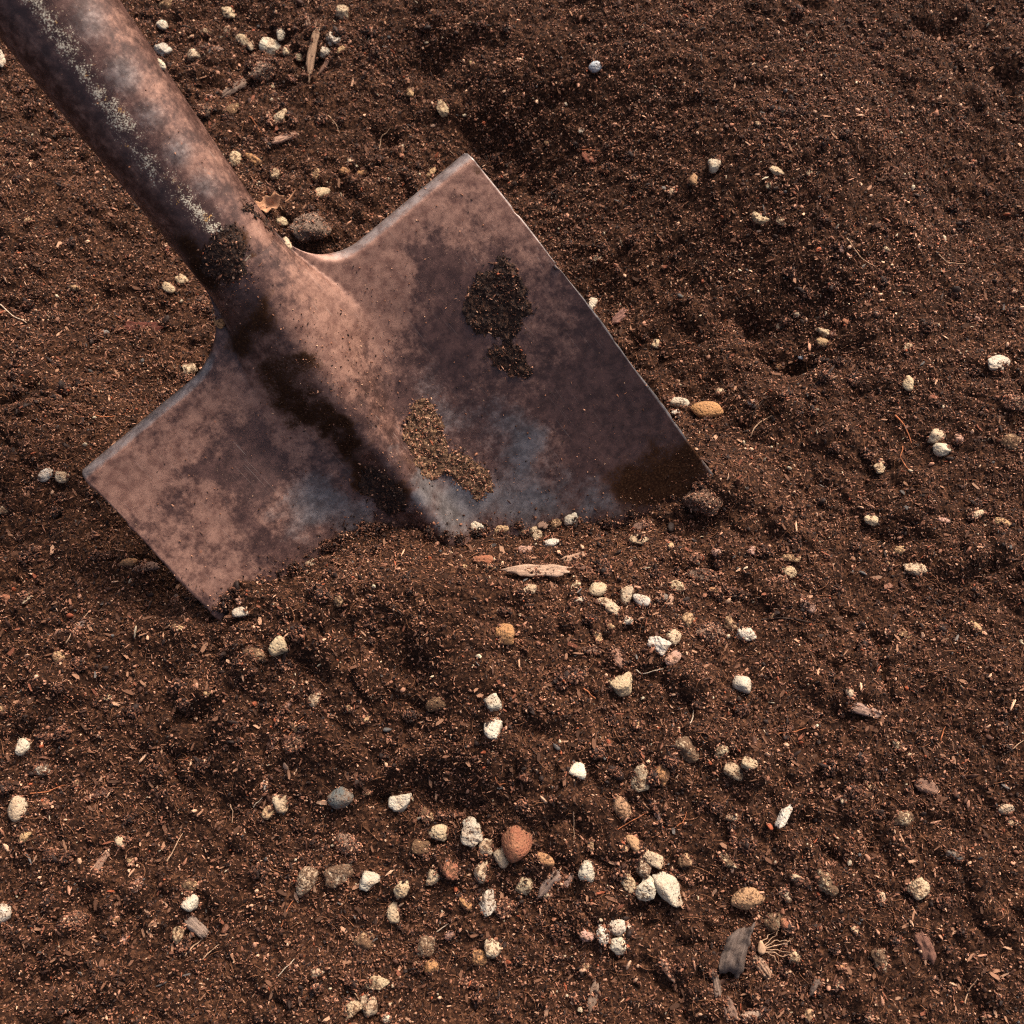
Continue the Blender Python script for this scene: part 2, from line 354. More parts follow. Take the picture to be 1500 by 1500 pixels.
def add_crumbs(n, lo, hi, pw, sink, tp=None):
    x = rng.uniform(-.375, .375, n); y = rng.uniform(-.28, .41, n)
    half = .245 + (y + .28) / .69 * .14; k = np.abs(x) < half; x, y = x[k], y[k]
    s = lo + (hi - lo) * rng.random(len(x)) ** pw
    dens = perlin(x / .05, y / .05, 41); k = rng.random(len(x)) < .75 + .5 * dens; x, y, s = x[k], y[k], s[k]
    T_ = tints(len(x)) if tp is None else tints(len(x), tp)
    d = dryness(x, y)[:, None]; T_[:, :3] = T_[:, :3] * (.92 + .75 * d) + .030 * d * np.array([1, .72, .5])
    crP.append(np.c_[x, y, H(x, y) + s * sink]); crS.append(s); crT.append(T_)
add_crumbs(470000, .00024, .00072, 1.7, .6)
add_crumbs(15000, .0007, .0014, 2.2, .4, (.3, .33, .25, .09, .025, .005, .004, .002, .002))
add_crumbs(260, .0015, .0026, 2.2, .1, (.3, .4, .2, .1, 0, 0, 0, 0, 0))
add_crumbs(2200, .0006, .0016, 1.5, .4, (0, 0, 0, 0, .25, .35, .15, .15, .1))
# ------------------------------------------------------------------ shovel
shovel = bpy.data.objects.new('shovel', None); COL.objects.link(shovel)
shovel.matrix_world = Matrix(((BX[0], BY[0], BZ[0], OR[0]), (BX[1], BY[1], BZ[1], OR[1]), (BX[2], BY[2], BZ[2], OR[2]), (0, 0, 0, 1)))
shovel['label'] = 'rusty steel square-mouth shovel with its blade pushed into the soil'; shovel['category'] = 'shovel'
def steel_material(socket=False):
    k = NT('worn_steel'); o = k.obj(); rust = k.attr('rust'); bare = k.attr('bare'); dirt_or_shade = k.attr('dirt_or_shade'); wear = k.attr('wear')
    n1 = k.noise(o, 45, 6, 0.65); n2 = k.noise(o, 190, 6, 0.7); n3 = k.noise(o, 900, 3, 0.6)
    st = k.n('Mapping', {'Vector': o, 'Scale': (520, 60, 300)}).outputs[0]; n4 = k.noise(st, 1.0, 4, 0.7)
    n5 = k.noise(o, 430, 5, 0.7)
    mot = k.math('ADD', k.math('ADD', k.math('MULTIPLY', n1, 0.22), k.math('MULTIPLY', n5, .30)), k.math('ADD', k.math('MULTIPLY', n2, 0.28), k.math('ADD', k.math('MULTIPLY', n3, .08), k.math('MULTIPLY', n4, 0.12))))
    rf = k.rng(k.math('ADD', mot, k.math('MULTIPLY', k.math('SUBTRACT', rust, 0.5), 0.36)), 0.41, 0.60)
    dark = k.mix(k.rng(n2, .35, .65), (0.042, 0.018, 0.013), (0.098, 0.046, 0.035))
    rcol = k.mix(k.rng(n2, .32, .68), (0.125, 0.055, 0.038), (0.27, 0.142, 0.100))
    rcol = k.mix(k.rng(n3, .60, .72), rcol, (0.12, 0.06, 0.035))
    col = k.mix(rf, dark, rcol)
    bf = k.rng(k.math('ADD', k.math('ADD', k.math('MULTIPLY', mot, .8), k.math('MULTIPLY', n3, .2)), k.math('MULTIPLY', k.math('SUBTRACT', bare, 0.5), 0.8)), 0.40, 0.80)
    bcol = k.mix(k.rng(n2, .3, .7), (0.13, 0.115, 0.11), (0.27, 0.25, 0.24))
    col = k.mix(k.math('MULTIPLY', bf, 0.75), col, bcol)
    sc = k.rng(k.noise(k.n('Mapping', {'Vector': o, 'Rotation': (0, 0, .12), 'Scale': (2100, 22, 600)}).outputs[0], 1.0, 2, .5), .66, .74)
    col = k.mix(k.math('MULTIPLY', k.math('MULTIPLY', sc, k.rng(n1, .42, .6)), .35), col, (0.34, 0.27, 0.23))
    org = k.math('MULTIPLY', k.rng(k.noise(o, 260, 3), .69, .75), rust)
    col = k.mix(k.math('MULTIPLY', org, 0.6), col, (0.40, 0.14, 0.06))
    fl = k.rng(k.math('ADD', k.math('ADD', k.math('MULTIPLY', k.noise(o, 1600, 3, .6), .6), k.math('MULTIPLY', n2, .4)), k.math('MULTIPLY', wear, k.rng(k.noise(o, 90, 2), .36, .62, .085, .150))), 0.645, 0.685)
    fl = k.math('MULTIPLY', fl, k.rng(wear, 0.08, 0.25))
    col = k.mix(fl, col, k.mix(k.rng(k.noise(o, 120, 2), .58, .66), (0.60, 0.52, 0.38), (0.52, 0.27, 0.07)))
    df = k.rng(k.math('ADD', k.math('ADD', k.math('MULTIPLY', mot, 0.7), k.math('MULTIPLY', n3, .35)), dirt_or_shade), 0.82, 1.12)
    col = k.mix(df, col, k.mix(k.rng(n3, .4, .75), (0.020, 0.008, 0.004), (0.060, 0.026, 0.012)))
    sp = k.rng(k.noise(o, 1300, 2, .5), 0.70, 0.76); col = k.mix(k.math('MULTIPLY', sp, .7), col, (0.30, 0.18, 0.11))
    k.set(k.p.inputs['Specular IOR Level'], k.math('SUBTRACT', 0.5, k.math('MULTIPLY', df, 0.45)))
    metal = k.math('MULTIPLY', k.math('SUBTRACT', 1.0, df), k.math('MULTIPLY', k.math('SUBTRACT', 1.0, fl), k.math('ADD', 0.30, k.math('MULTIPLY', bf, 0.45))))
    rough = k.math('ADD', 0.36, k.math('ADD', k.math('MULTIPLY', rf, 0.10), k.math('MULTIPLY', n2, 0.16)))
    rough = k.math('ADD', rough, k.math('MULTIPLY', df, 0.35))
    b = k.bump(k.math('ADD', k.math('MULTIPLY', n2, .7), k.math('ADD', k.math('MULTIPLY', fl, .5), k.math('MULTIPLY', sp, .5))), 0.0006, 0.35)
    return k.out(col, rough, b, metal, spec=None)
M_STEEL = steel_material()
# front sheet
def col_x():
    ph = np.linspace(-90, 90, 41); tube = R0 * np.sin(np.radians(ph))
    q = np.linspace(0, 1, 22)[1:]; fr = R0 + (FIL - R0) * q ** 1.6
    return tube, fr
tubeU, filU = col_x()
Tn = 330; Ts = np.concatenate([np.linspace(0, .012, 16)[:-1], np.linspace(.012, TLEN, Tn)])
def outer(sgn):
    edge = HW; a = FIL; return np.concatenate([np.linspace(a, edge - .006, 62)[1:], np.linspace(edge - .006, edge, 8)[1:]]) * sgn
negX = outer(-1)[::-1]; posX = outer(1)
cols = []      # each column: (kind, value)
for v in negX: cols.append(('x', v))
for v in -filU[::-1]: cols.append(('u', v))
for v in tubeU: cols.append(('u', v))
for v in filU: cols.append(('u', v))
for v in posX: cols.append(('x', v))
G = np.zeros((len(Ts), len(cols), 3))
fall = np.clip(1 - Ts / .085, 0, 1) ** 2
edgewob = np.array([mnoise.noise(Vector((t * 22, 3.1, 0))) for t in Ts])
for ci_, (kd, v) in enumerate(cols):
    if kd == 'u':
        a = abs(v); qq = np.clip((FIL - a) / (FIL - R0), 0, 1); lift = LIFT * (1 - math.sqrt(max(0, 1 - qq * qq))) if a > R0 else LIFT
        T = Ts - lift * fall
        # columns follow the slanting socket near it and spread to fixed x at the fillet's end
        X = v + axis_x(T) * (1 - np.clip((a - R0) / (FIL - R0), 0, 1)) if a > R0 else v + axis_x(T)
    else:
        T = Ts.copy(); X = np.full(len(Ts), v)
        if abs(abs(v) - HW) < 1e-6: X = X + edgewob * .0019 - .0009 * np.clip(np.array([mnoise.noise(Vector((t * 130, 7.7 + v, 0))) for t in Ts]) - .25, 0, 1) * 2
    cr_ = .0012; lim = np.where(Ts < cr_, HW - cr_ + np.sqrt(np.clip(cr_ ** 2 - (cr_ - Ts) ** 2, 0, None)), HW + 1); X = np.clip(X, -lim, lim)
    Z = blade_h(X, T)
    if kd == 'u' and abs(v) <= R0 + 1e-9: sh = .0003 * (1 - sstep(0, .007, Ts)); Z = Z - sh * math.sqrt(max(0, 1 - (v / R0) ** 2)); X = X - sh * v / R0
    a_u = np.abs(X - axis_x(T)); lipmask = sstep(R0 + .004, R0 + .020, a_u)
    Z = Z - lipmask * .0052 * np.clip(1 - Ts / .0048, 0, 1) ** 1.8
    G[:, ci_, 0] = X; G[:, ci_, 1] = -T; G[:, ci_, 2] = Z
gx, gt = G[..., 0], -G[..., 1]
G[..., 2] += .0005 * perlin(gx / .03 + 9, gt / .03, 51) + .00022 * perlin(gx / .009, gt / .009, 52)
bme = grid_mesh('blade', G, flip=True)
def soft_spots(P, spots):
    """worn, rusted or dirty spots, and shade painted in: pixel centre, pixel radius -> strength at each point (pixels are read on the blade)"""
    out = np.zeros(len(P)); x, y = P[:, 0], P[:, 1]
    xw = x + .011 * perlin(x / .028, y / .028, 81) + .006 * perlin(x / .011, y / .011, 82) + .003 * perlin(x / .004, y / .004, 85)
    yw = y + .011 * perlin(x / .028, y / .028, 83) + .006 * perlin(x / .011, y / .011, 84) + .003 * perlin(x / .004, y / .004, 86)
    for px, py, r, s in spots:
        L = to_blade(blade_pt(px, py)); rr = r * .55 / FPX
        out = 1 - (1 - out) * (1 - s * np.exp(-(((xw - L[0]) ** 2 + (yw - L[1]) ** 2) / rr ** 2)))
    return out
BV = G.reshape(-1, 3)
rust = .30 + .75 * soft_spots(BV, [(560, 430, 70, 1), (620, 330, 60, .9), (520, 400, 60, 1), (470, 470, 55, 1), (490, 540, 45, .8), (190, 700, 60, 1), (270, 640, 55, .7), (310, 740, 45, .8), (250, 800, 50, .6), (340, 600, 50, .6), (420, 720, 40, .4), (420, 610, 70, .9), (330, 840, 50, .6), (800, 520, 90, .35), (760, 330, 70, .5), (700, 270, 40, .8), (820, 660, 60, .55)]) \
    - .75 * soft_spots(BV, [(650, 410, 50, .8), (680, 480, 40, .6), (360, 670, 55, .9), (300, 690, 30, .5), (900, 640, 90, 1.0), (980, 680, 70, 1), (860, 560, 80, .6), (250, 770, 30, .4)])  # rust cut near the buried right corner, partly to paint its dark reflection
bare = .12 + .8 * soft_spots(BV, [(650, 610, 60, .55), (760, 650, 50, .8), (690, 740, 60, 1), (620, 720, 35, .9), (780, 730, 60, .9), (880, 740, 50, .7), (470, 760, 55, .75), (440, 720, 40, .5), (520, 750, 40, .5), (640, 540, 50, .35), (730, 610, 50, .4), (600, 660, 30, .6)])
lip_t = np.repeat(Ts[:, None], len(cols), 1).ravel(); au = np.abs(gx.ravel() - axis_x(gt.ravel()))
bare = np.maximum(bare, np.repeat((np.arange(len(cols)) >= len(cols) - 1)[None], len(Ts), 0).ravel() * 1.25)
bare = np.maximum(bare, .74 * sstep(.0060, .0022, lip_t) * sstep(R0 + .004, R0 + .022, au))
dirt_or_shade = soft_spots(BV, [(400, 560, 34, .42), (430, 590, 36, .55), (470, 620, 34, .65), (510, 650, 32, .65), (545, 690, 34, .7), (570, 725, 30, .7), (380, 470, 40, .55), (350, 500, 30, .5), (450, 530, 35, .6), (1005, 690, 75, .62), (955, 715, 60, .45), (920, 690, 70, .3), (750, 300, 22, .25), (690, 255, 16, .5), (130, 705, 12, .4)])  # spots by the buried right corner are painted shade and reflection; others are dirt
for nm, a in (('rust', rust), ('bare', bare), ('dirt_or_shade', dirt_or_shade), ('wear', np.zeros(len(BV)))): vattr(bme, nm, a.astype(np.float32))
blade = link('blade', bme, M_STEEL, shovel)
sm = blade.modifiers.new('thickness', 'SOLIDIFY'); sm.thickness = .0019; sm.offset = -1.0
# socket: a tapering tube that the sheet runs into
SOCK = .235
def tube_grid(s_arr, rad, nphi=72, wob=True):
    ph = np.linspace(-math.pi, math.pi, nphi + 1); out = np.zeros((len(s_arr), nphi + 1, 3))
    for i, s in enumerate(s_arr):
        t = -LIFT + .006 - s; r = rad(s)
        out[i, :, 0] = axis_x(t) + r * np.sin(ph); out[i, :, 1] = -t; out[i, :, 2] = r * np.cos(ph)
    return out
ss = np.linspace(0, SOCK, 170)
srad = lambda s: R0 - .0004 * (1 - sstep(0, .009, s)) + .0062 * sstep(-.02, .20, s) + (.0012 * math.exp(-((s - SOCK) / .004) ** 2))
TG = tube_grid(ss, srad)
phg = np.linspace(-math.pi, math.pi, 73)
TG += (perlin(np.repeat(ss[:, None], 73, 1) / .02, np.repeat(phg[None], 170, 0) / .8, 61) * .00025)[..., None] * np.stack([np.sin(phg), 0 * phg, np.cos(phg)], -1)[None]
sme = grid_mesh('socket', TG, flip=True)
TV = TG.reshape(-1, 3); sv = np.repeat(ss[:, None], 73, 1).ravel(); pv = np.repeat(phg[None], 170, 0).ravel()
sbvh = BVHTree.FromPolygons([Vector(from_blade(v)) for v in TV], [tuple(p.vertices) for p in sme.polygons])
def sock_local(px, py):
    h = sbvh.ray_cast(Vector(CAM), Vector(ray(px, py)).normalized())
    return to_blade(np.array(h[0])) if h[0] is not None else None
stripe = [sock_local(*p) for p in [(48, -6), (75, 35), (105, 75), (135, 120), (165, 165), (195, 205), (225, 245), (255, 278), (285, 305), (312, 335), (335, 362), (358, 385), (385, 412), (405, 432)]]
stripe = [p for p in stripe if p is not None]
wear = np.zeros(len(TV))
for a, b in zip(stripe, stripe[1:]):
    for q in np.linspace(0, 1, 6):
        c = a + (b - a) * q; wear = np.maximum(wear, np.exp(-(((TV - c) ** 2).sum(1)) / .0056 ** 2))
def sock_spots(spots):
    out = np.zeros(len(TV))
    for px, py, r, s in spots:
        L = sock_local(px, py)
        if L is None: continue
        out = np.maximum(out, s * np.exp(-((TV - L) ** 2).sum(1) / (r * .5 / FPX) ** 2))
    return out
srust = .30 + .7 * sock_spots([(400, 400, 40, .9), (380, 330, 30, .8), (300, 240, 30, .6), (230, 130, 25, .5), (180, 40, 25, .5), (250, 200, 30, .3)]) + .12 * sstep(-.3, -1.2, pv)
sbare_sheen = .05 + .8 * sock_spots([(130, 30, 50, .7), (180, 110, 45, .75), (220, 170, 40, .7), (260, 220, 40, .75), (300, 270, 40, .7), (320, 310, 30, .5)])  # reflection along the socket's upper middle, painted in as bare steel tone
sdirt_shade = .30 * sstep(.0, -1.1, pv) + sock_spots([(320, 380, 32, .75), (345, 350, 28, .7), (300, 400, 30, .6), (330, 430, 30, .7), (370, 450, 30, .4), (280, 360, 30, .4), (160, 150, 30, .3), (370, 375, 14, .5)])  # first term darkens the socket's shaded side by colour; the spots are dirt
for nm, a in (('rust', srust), ('bare', sbare_sheen), ('dirt_or_shade', sdirt_shade), ('wear', wear)): vattr(sme, nm, a.astype(np.float32))  # on the socket, 'bare' carries the painted reflection
socket = link('socket', sme, M_STEEL, shovel)
def handle_mat():
    k = NT('ash_wood'); o = k.obj(); f = k.noise(k.n('Mapping', {'Vector': o, 'Scale': (260, 14, 260)}).outputs[0], 1.0, 4)
    return k.out(k.ramp(f, [(.3, (.16, .09, .045)), (.7, (.34, .21, .11))]), .6, k.bump(f, .0005, .5))
hs = np.concatenate([[SOCK - .05], np.linspace(SOCK + .0005, SOCK + .55, 40), SOCK + .55 + np.array([.004, .008, .011, .0125])])
hr = lambda s: (.0215 if s <= SOCK else .0212 - .003 * (s - SOCK)) * (1.0 if s < SOCK + .5501 else math.sqrt(max(0.0, 1 - ((s - SOCK - .55) / .0126) ** 2)))
link('handle', grid_mesh('handle', tube_grid(hs, hr, 48), flip=True), handle_mat(), shovel)

# surface of the steel for soil that clings to it
steelV = [Vector(from_blade(v)) for v in np.concatenate([BV, TV])]
steelF = [tuple(p.vertices) for p in bme.polygons] + [tuple(i + len(BV) for i in p.vertices) for p in sme.polygons]
STEEL = BVHTree.FromPolygons(steelV, steelF)
def on_steel(px, py):
    h = STEEL.ray_cast(Vector(CAM), Vector(ray(px, py)).normalized())
    if h[0] is None: return None
    n = h[1] if h[1].dot(Vector(cF)) < 0 else -h[1]
    return np.array(h[0]), np.array(n)
def film_material(name, a, b):
    k = NT(name); o = k.obj(); vo = k.n('TexVoronoi', {'Vector': o, 'Scale': 1000.0}); val = k.n('SeparateColor', {'Color': vo.outputs['Color']}).outputs[0]
    return k.out(k.mix(k.rng(val, .45, 1.0), a, b), .8, k.bump(k.noise(o, 1200, 3), .0008, .8), spec=.25)
M_WET = film_material('damp_soil', (0.018, 0.008, 0.005), (0.075, 0.034, 0.018))
M_DRY = film_material('dry_soil', (0.060, 0.030, 0.015), (0.26, 0.145, 0.075))
def inside(poly, x, y):
    r = np.zeros(x.shape, bool); n = len(poly)
    for i in range(n):
        x1, y1 = poly[i]; x2, y2 = poly[(i + 1) % n]
        c = ((y1 > y) != (y2 > y)); r ^= c & (x < (x2 - x1) * (y - y1) / (y2 - y1 + 1e-12) + x1)
    return r
def edge_dist(poly, x, y):
    d = np.full(x.shape, 1e9); n = len(poly)
    for i in range(n):
        a = np.array(poly[i]); b = np.array(poly[(i + 1) % n]); ab = b - a
        t = np.clip(((x - a[0]) * ab[0] + (y - a[1]) * ab[1]) / (ab @ ab), 0, 1)
        d = np.minimum(d, np.hypot(x - a[0] - t * ab[0], y - a[1] - t * ab[1]))
    return d
def stuck_soil(poly, thick, mat, label, ngrain, tp, dens=1.0):
    poly = np.array(poly, float); x0, y0 = poly.min(0) - 4; x1, y1 = poly.max(0) + 4; st = 2.2
    X, Y = np.meshgrid(np.arange(x0, x1, st), np.arange(y0, y1, st))
    jx = perlin(X / 11, Y / 11, 71) * 5 + perlin(X / 4, Y / 4, 75) * 2.2; jy = perlin(X / 11, Y / 11, 72) * 5 + perlin(X / 4, Y / 4, 76) * 2.2
    sd_ = edge_dist(poly, X + jx, Y + jy) * np.where(inside(poly, X + jx, Y + jy), 1, -1)
    keep = sd_ > 0; V = []; idx = -np.ones(X.shape, int)
    hgt = thick * np.clip(sd_ / 7, 0.02, 1) * (0.75 + .9 * perlin(X / 12, Y / 12, 73) + .7 * perlin(X / 5, Y / 5, 74))
    pts = {}
    for j, i in zip(*np.nonzero(keep)):
        h = on_steel(X[j, i], Y[j, i])
        if h is None: continue
        idx[j, i] = len(V); V.append(to_blade(h[0] + h[1] * max(.00012, hgt[j, i])))
    F = []
    for j in range(X.shape[0] - 1):
        for i in range(X.shape[1] - 1):
            q = (idx[j, i], idx[j + 1, i], idx[j + 1, i + 1], idx[j, i + 1])
            if min(q) >= 0: F.append(q)
    m = bpy.data.meshes.new('stuck_soil'); np_mesh(m, np.array(V), np.array(F)); o = link('stuck_soil', m, mat, shovel); o['label'] = label
    V = np.array(V); k = rng.integers(0, len(V), ngrain); P = V[k] + rng.normal(0, 1, (ngrain, 3)) * [1, 1, .2] * rng.choice([.0005, .0005, .0022], (ngrain, 1)); s = .00022 + .0006 * rng.random(ngrain) ** 2.2
    g = grains_object('soil_grains', P, s, tints(ngrain, tp), o)
    return o
Z2 = lambda L, k=3., ox=400, oy=150: [(ox + a / k, oy + b / k) for a, b in L]
DK = (.46, .31, .13, .05, .035, .01, .005, 0, 0); DR = (.05, .15, .25, .28, .2, .05, .02, 0, 0)
stuck_soil(Z2([(985, 660), (1030, 680), (1065, 720), (1110, 790), (1120, 850), (1130, 900), (1147, 938), (1100, 950), (1085, 1010), (1065, 1055), (1000, 1055), (950, 1020), (925, 1035), (880, 1005), (840, 965), (818, 900), (850, 850), (870, 790), (910, 745), (965, 730)]), .0011, M_WET, 'large dark damp soil patch high on the blade', 1000, DK)
stuck_soil(Z2([(1000, 1050), (1055, 1040), (1095, 1090), (1120, 1150), (1147, 1190), (1120, 1215), (1060, 1203), (1010, 1190), (960, 1150), (938, 1100)]), .0008, M_WET, 'small dark soil patch just below the large damp one', 380, DK)
stuck_soil(Z2([(150, 240), (190, 220), (240, 260), (270, 320), (285, 400), (300, 440), (340, 440), (400, 480), (455, 510), (475, 570), (460, 610), (410, 640), (360, 600), (310, 560), (280, 530), (220, 560), (170, 520), (140, 450), (108, 380), (120, 300)], 2.727, 550, 500), .0011, M_DRY, 'dry light brown soil patch beside the ridge of the blade', 1500, DR)
stuck_soil(Z2([(1290, 720), (1340, 700), (1400, 740), (1470, 790), (1500, 850), (1480, 900), (1430, 915), (1370, 890), (1310, 830), (1272, 790)], 3, 100, 450), .0008, M_WET, 'dark soil patch in the hollow beside the ridge', 420, DK)
stuck_soil(Z2([(880, 1125), (950, 1010), (1040, 985), (1085, 1060), (1070, 1130), (1095, 1190), (1050, 1230), (1000, 1250), (930, 1230), (880, 1190)], 3, 0, 0), .0008, M_WET, 'dark soil crusted on the socket above the blade', 520, DK)
stuck_soil(Z2([(1060, 905), (1090, 890), (1125, 930), (1180, 970), (1215, 1020), (1200, 1030), (1150, 980), (1090, 945), (1062, 925)], 3, 0, 0), .0009, M_WET, 'thin line of dark crumbs on the edge of the socket', 160, DK)
# single grains and dust spread over the steel
gp, gs = [], []
for cx_, cy_, sx_, sy_, n_ in [(600, 430, 80, 80, 190), (520, 520, 60, 60, 260), (480, 600, 70, 60, 330), (560, 680, 45, 50, 260), (700, 620, 90, 80, 160), (800, 700, 80, 50, 150), (300, 720, 100, 80, 130), (900, 620, 80, 80, 110), (340, 400, 35, 40, 330), (330, 450, 30, 30, 150), (640, 300, 50, 50, 60), (300, 860, 40, 30, 70), (1000, 690, 30, 30, 60), (200, 200, 80, 100, 60), (930, 735, 50, 14, 90), (440, 500, 40, 50, 160), (580, 760, 60, 14, 120)]:
    for _ in range(n_):
        h = on_steel(rng.normal(cx_, sx_ * .7), rng.normal(cy_, sy_ * .7))
        if h is None: continue
        s = .00013 + .00042 * rng.random() ** 3.5; gp.append(to_blade(h[0] + h[1] * s * .4)); gs.append(s)
grains_object('soil_grains', np.array(gp), np.array(gs), tints(len(gp), (.2, .22, .16, .2, .16, .06, 0, 0, 0)), shovel)

# ------------------------------------------------------------------ stones, perlite, wood: what the photograph shows, by pixel
TONE = dict(W=(.43, .375, .30), C=(.37, .28, .185), T=(.34, .22, .12), O=(.33, .165, .075), R=(.23, .085, .05), G=(.10, .105, .105), P=(.36, .21, .165), B=(.10, .055, .036), S=(.31, .18, .10), L=(.33, .36, .40))
WORD = dict(W='white', C='cream', T='tan', O='ochre', R='reddish', G='grey', P='pinkish', B='brown', S='brown', L='pale grey')
MARKS = [('the terracotta stone', 757, 1235), ('the dark grey stone', 499, 1170), ('the long pale wood chip', 790, 837), ('the smooth ochre pebble', 1035, 603), ('the grey wood chunk', 1080, 1395),
    ('the dried leaf', 397, 304), ('the red brick chip', 708, 821), ('the pale grey round pebble', 872, 100), ('the raised blade corner', 688, 222), ('the low blade corner', 117, 694), ('the upright brown twig', 461, 90),
    ('the root tuft', 1115, 1425), ('the biggest white lump', 980, 1303), ('the white sliver', 1147, 1195), ('the buried blade edge', 1040, 705), ('the red bark flake', 210, 478), ('the big brown clod', 452, 337), ('the brown bark shard', 1352, 1387),
    ('the pinkish wood chip', 417, 205), ('the triangular cream stone', 910, 1004), ('the rough blade foot', 318, 893), ('the yellowish knobbly lump', 1345, 1302), ('the oval spotted stone', 450, 1292), ('the cream ring-shaped lump', 1320, 1197), ('the white flat flake', 1463, 532), ('the round brown chunk', 387, 107), ('the large pale stone', 27, 1185)]
SHAPE = dict(r='rounded', a='angular', t='three-cornered', l='lumpy', s='smooth', f='flat', e='long')
items = []
def size_word(L): return 'tiny' if L < 15 else 'small' if L < 23 else 'medium' if L < 33 else 'large'
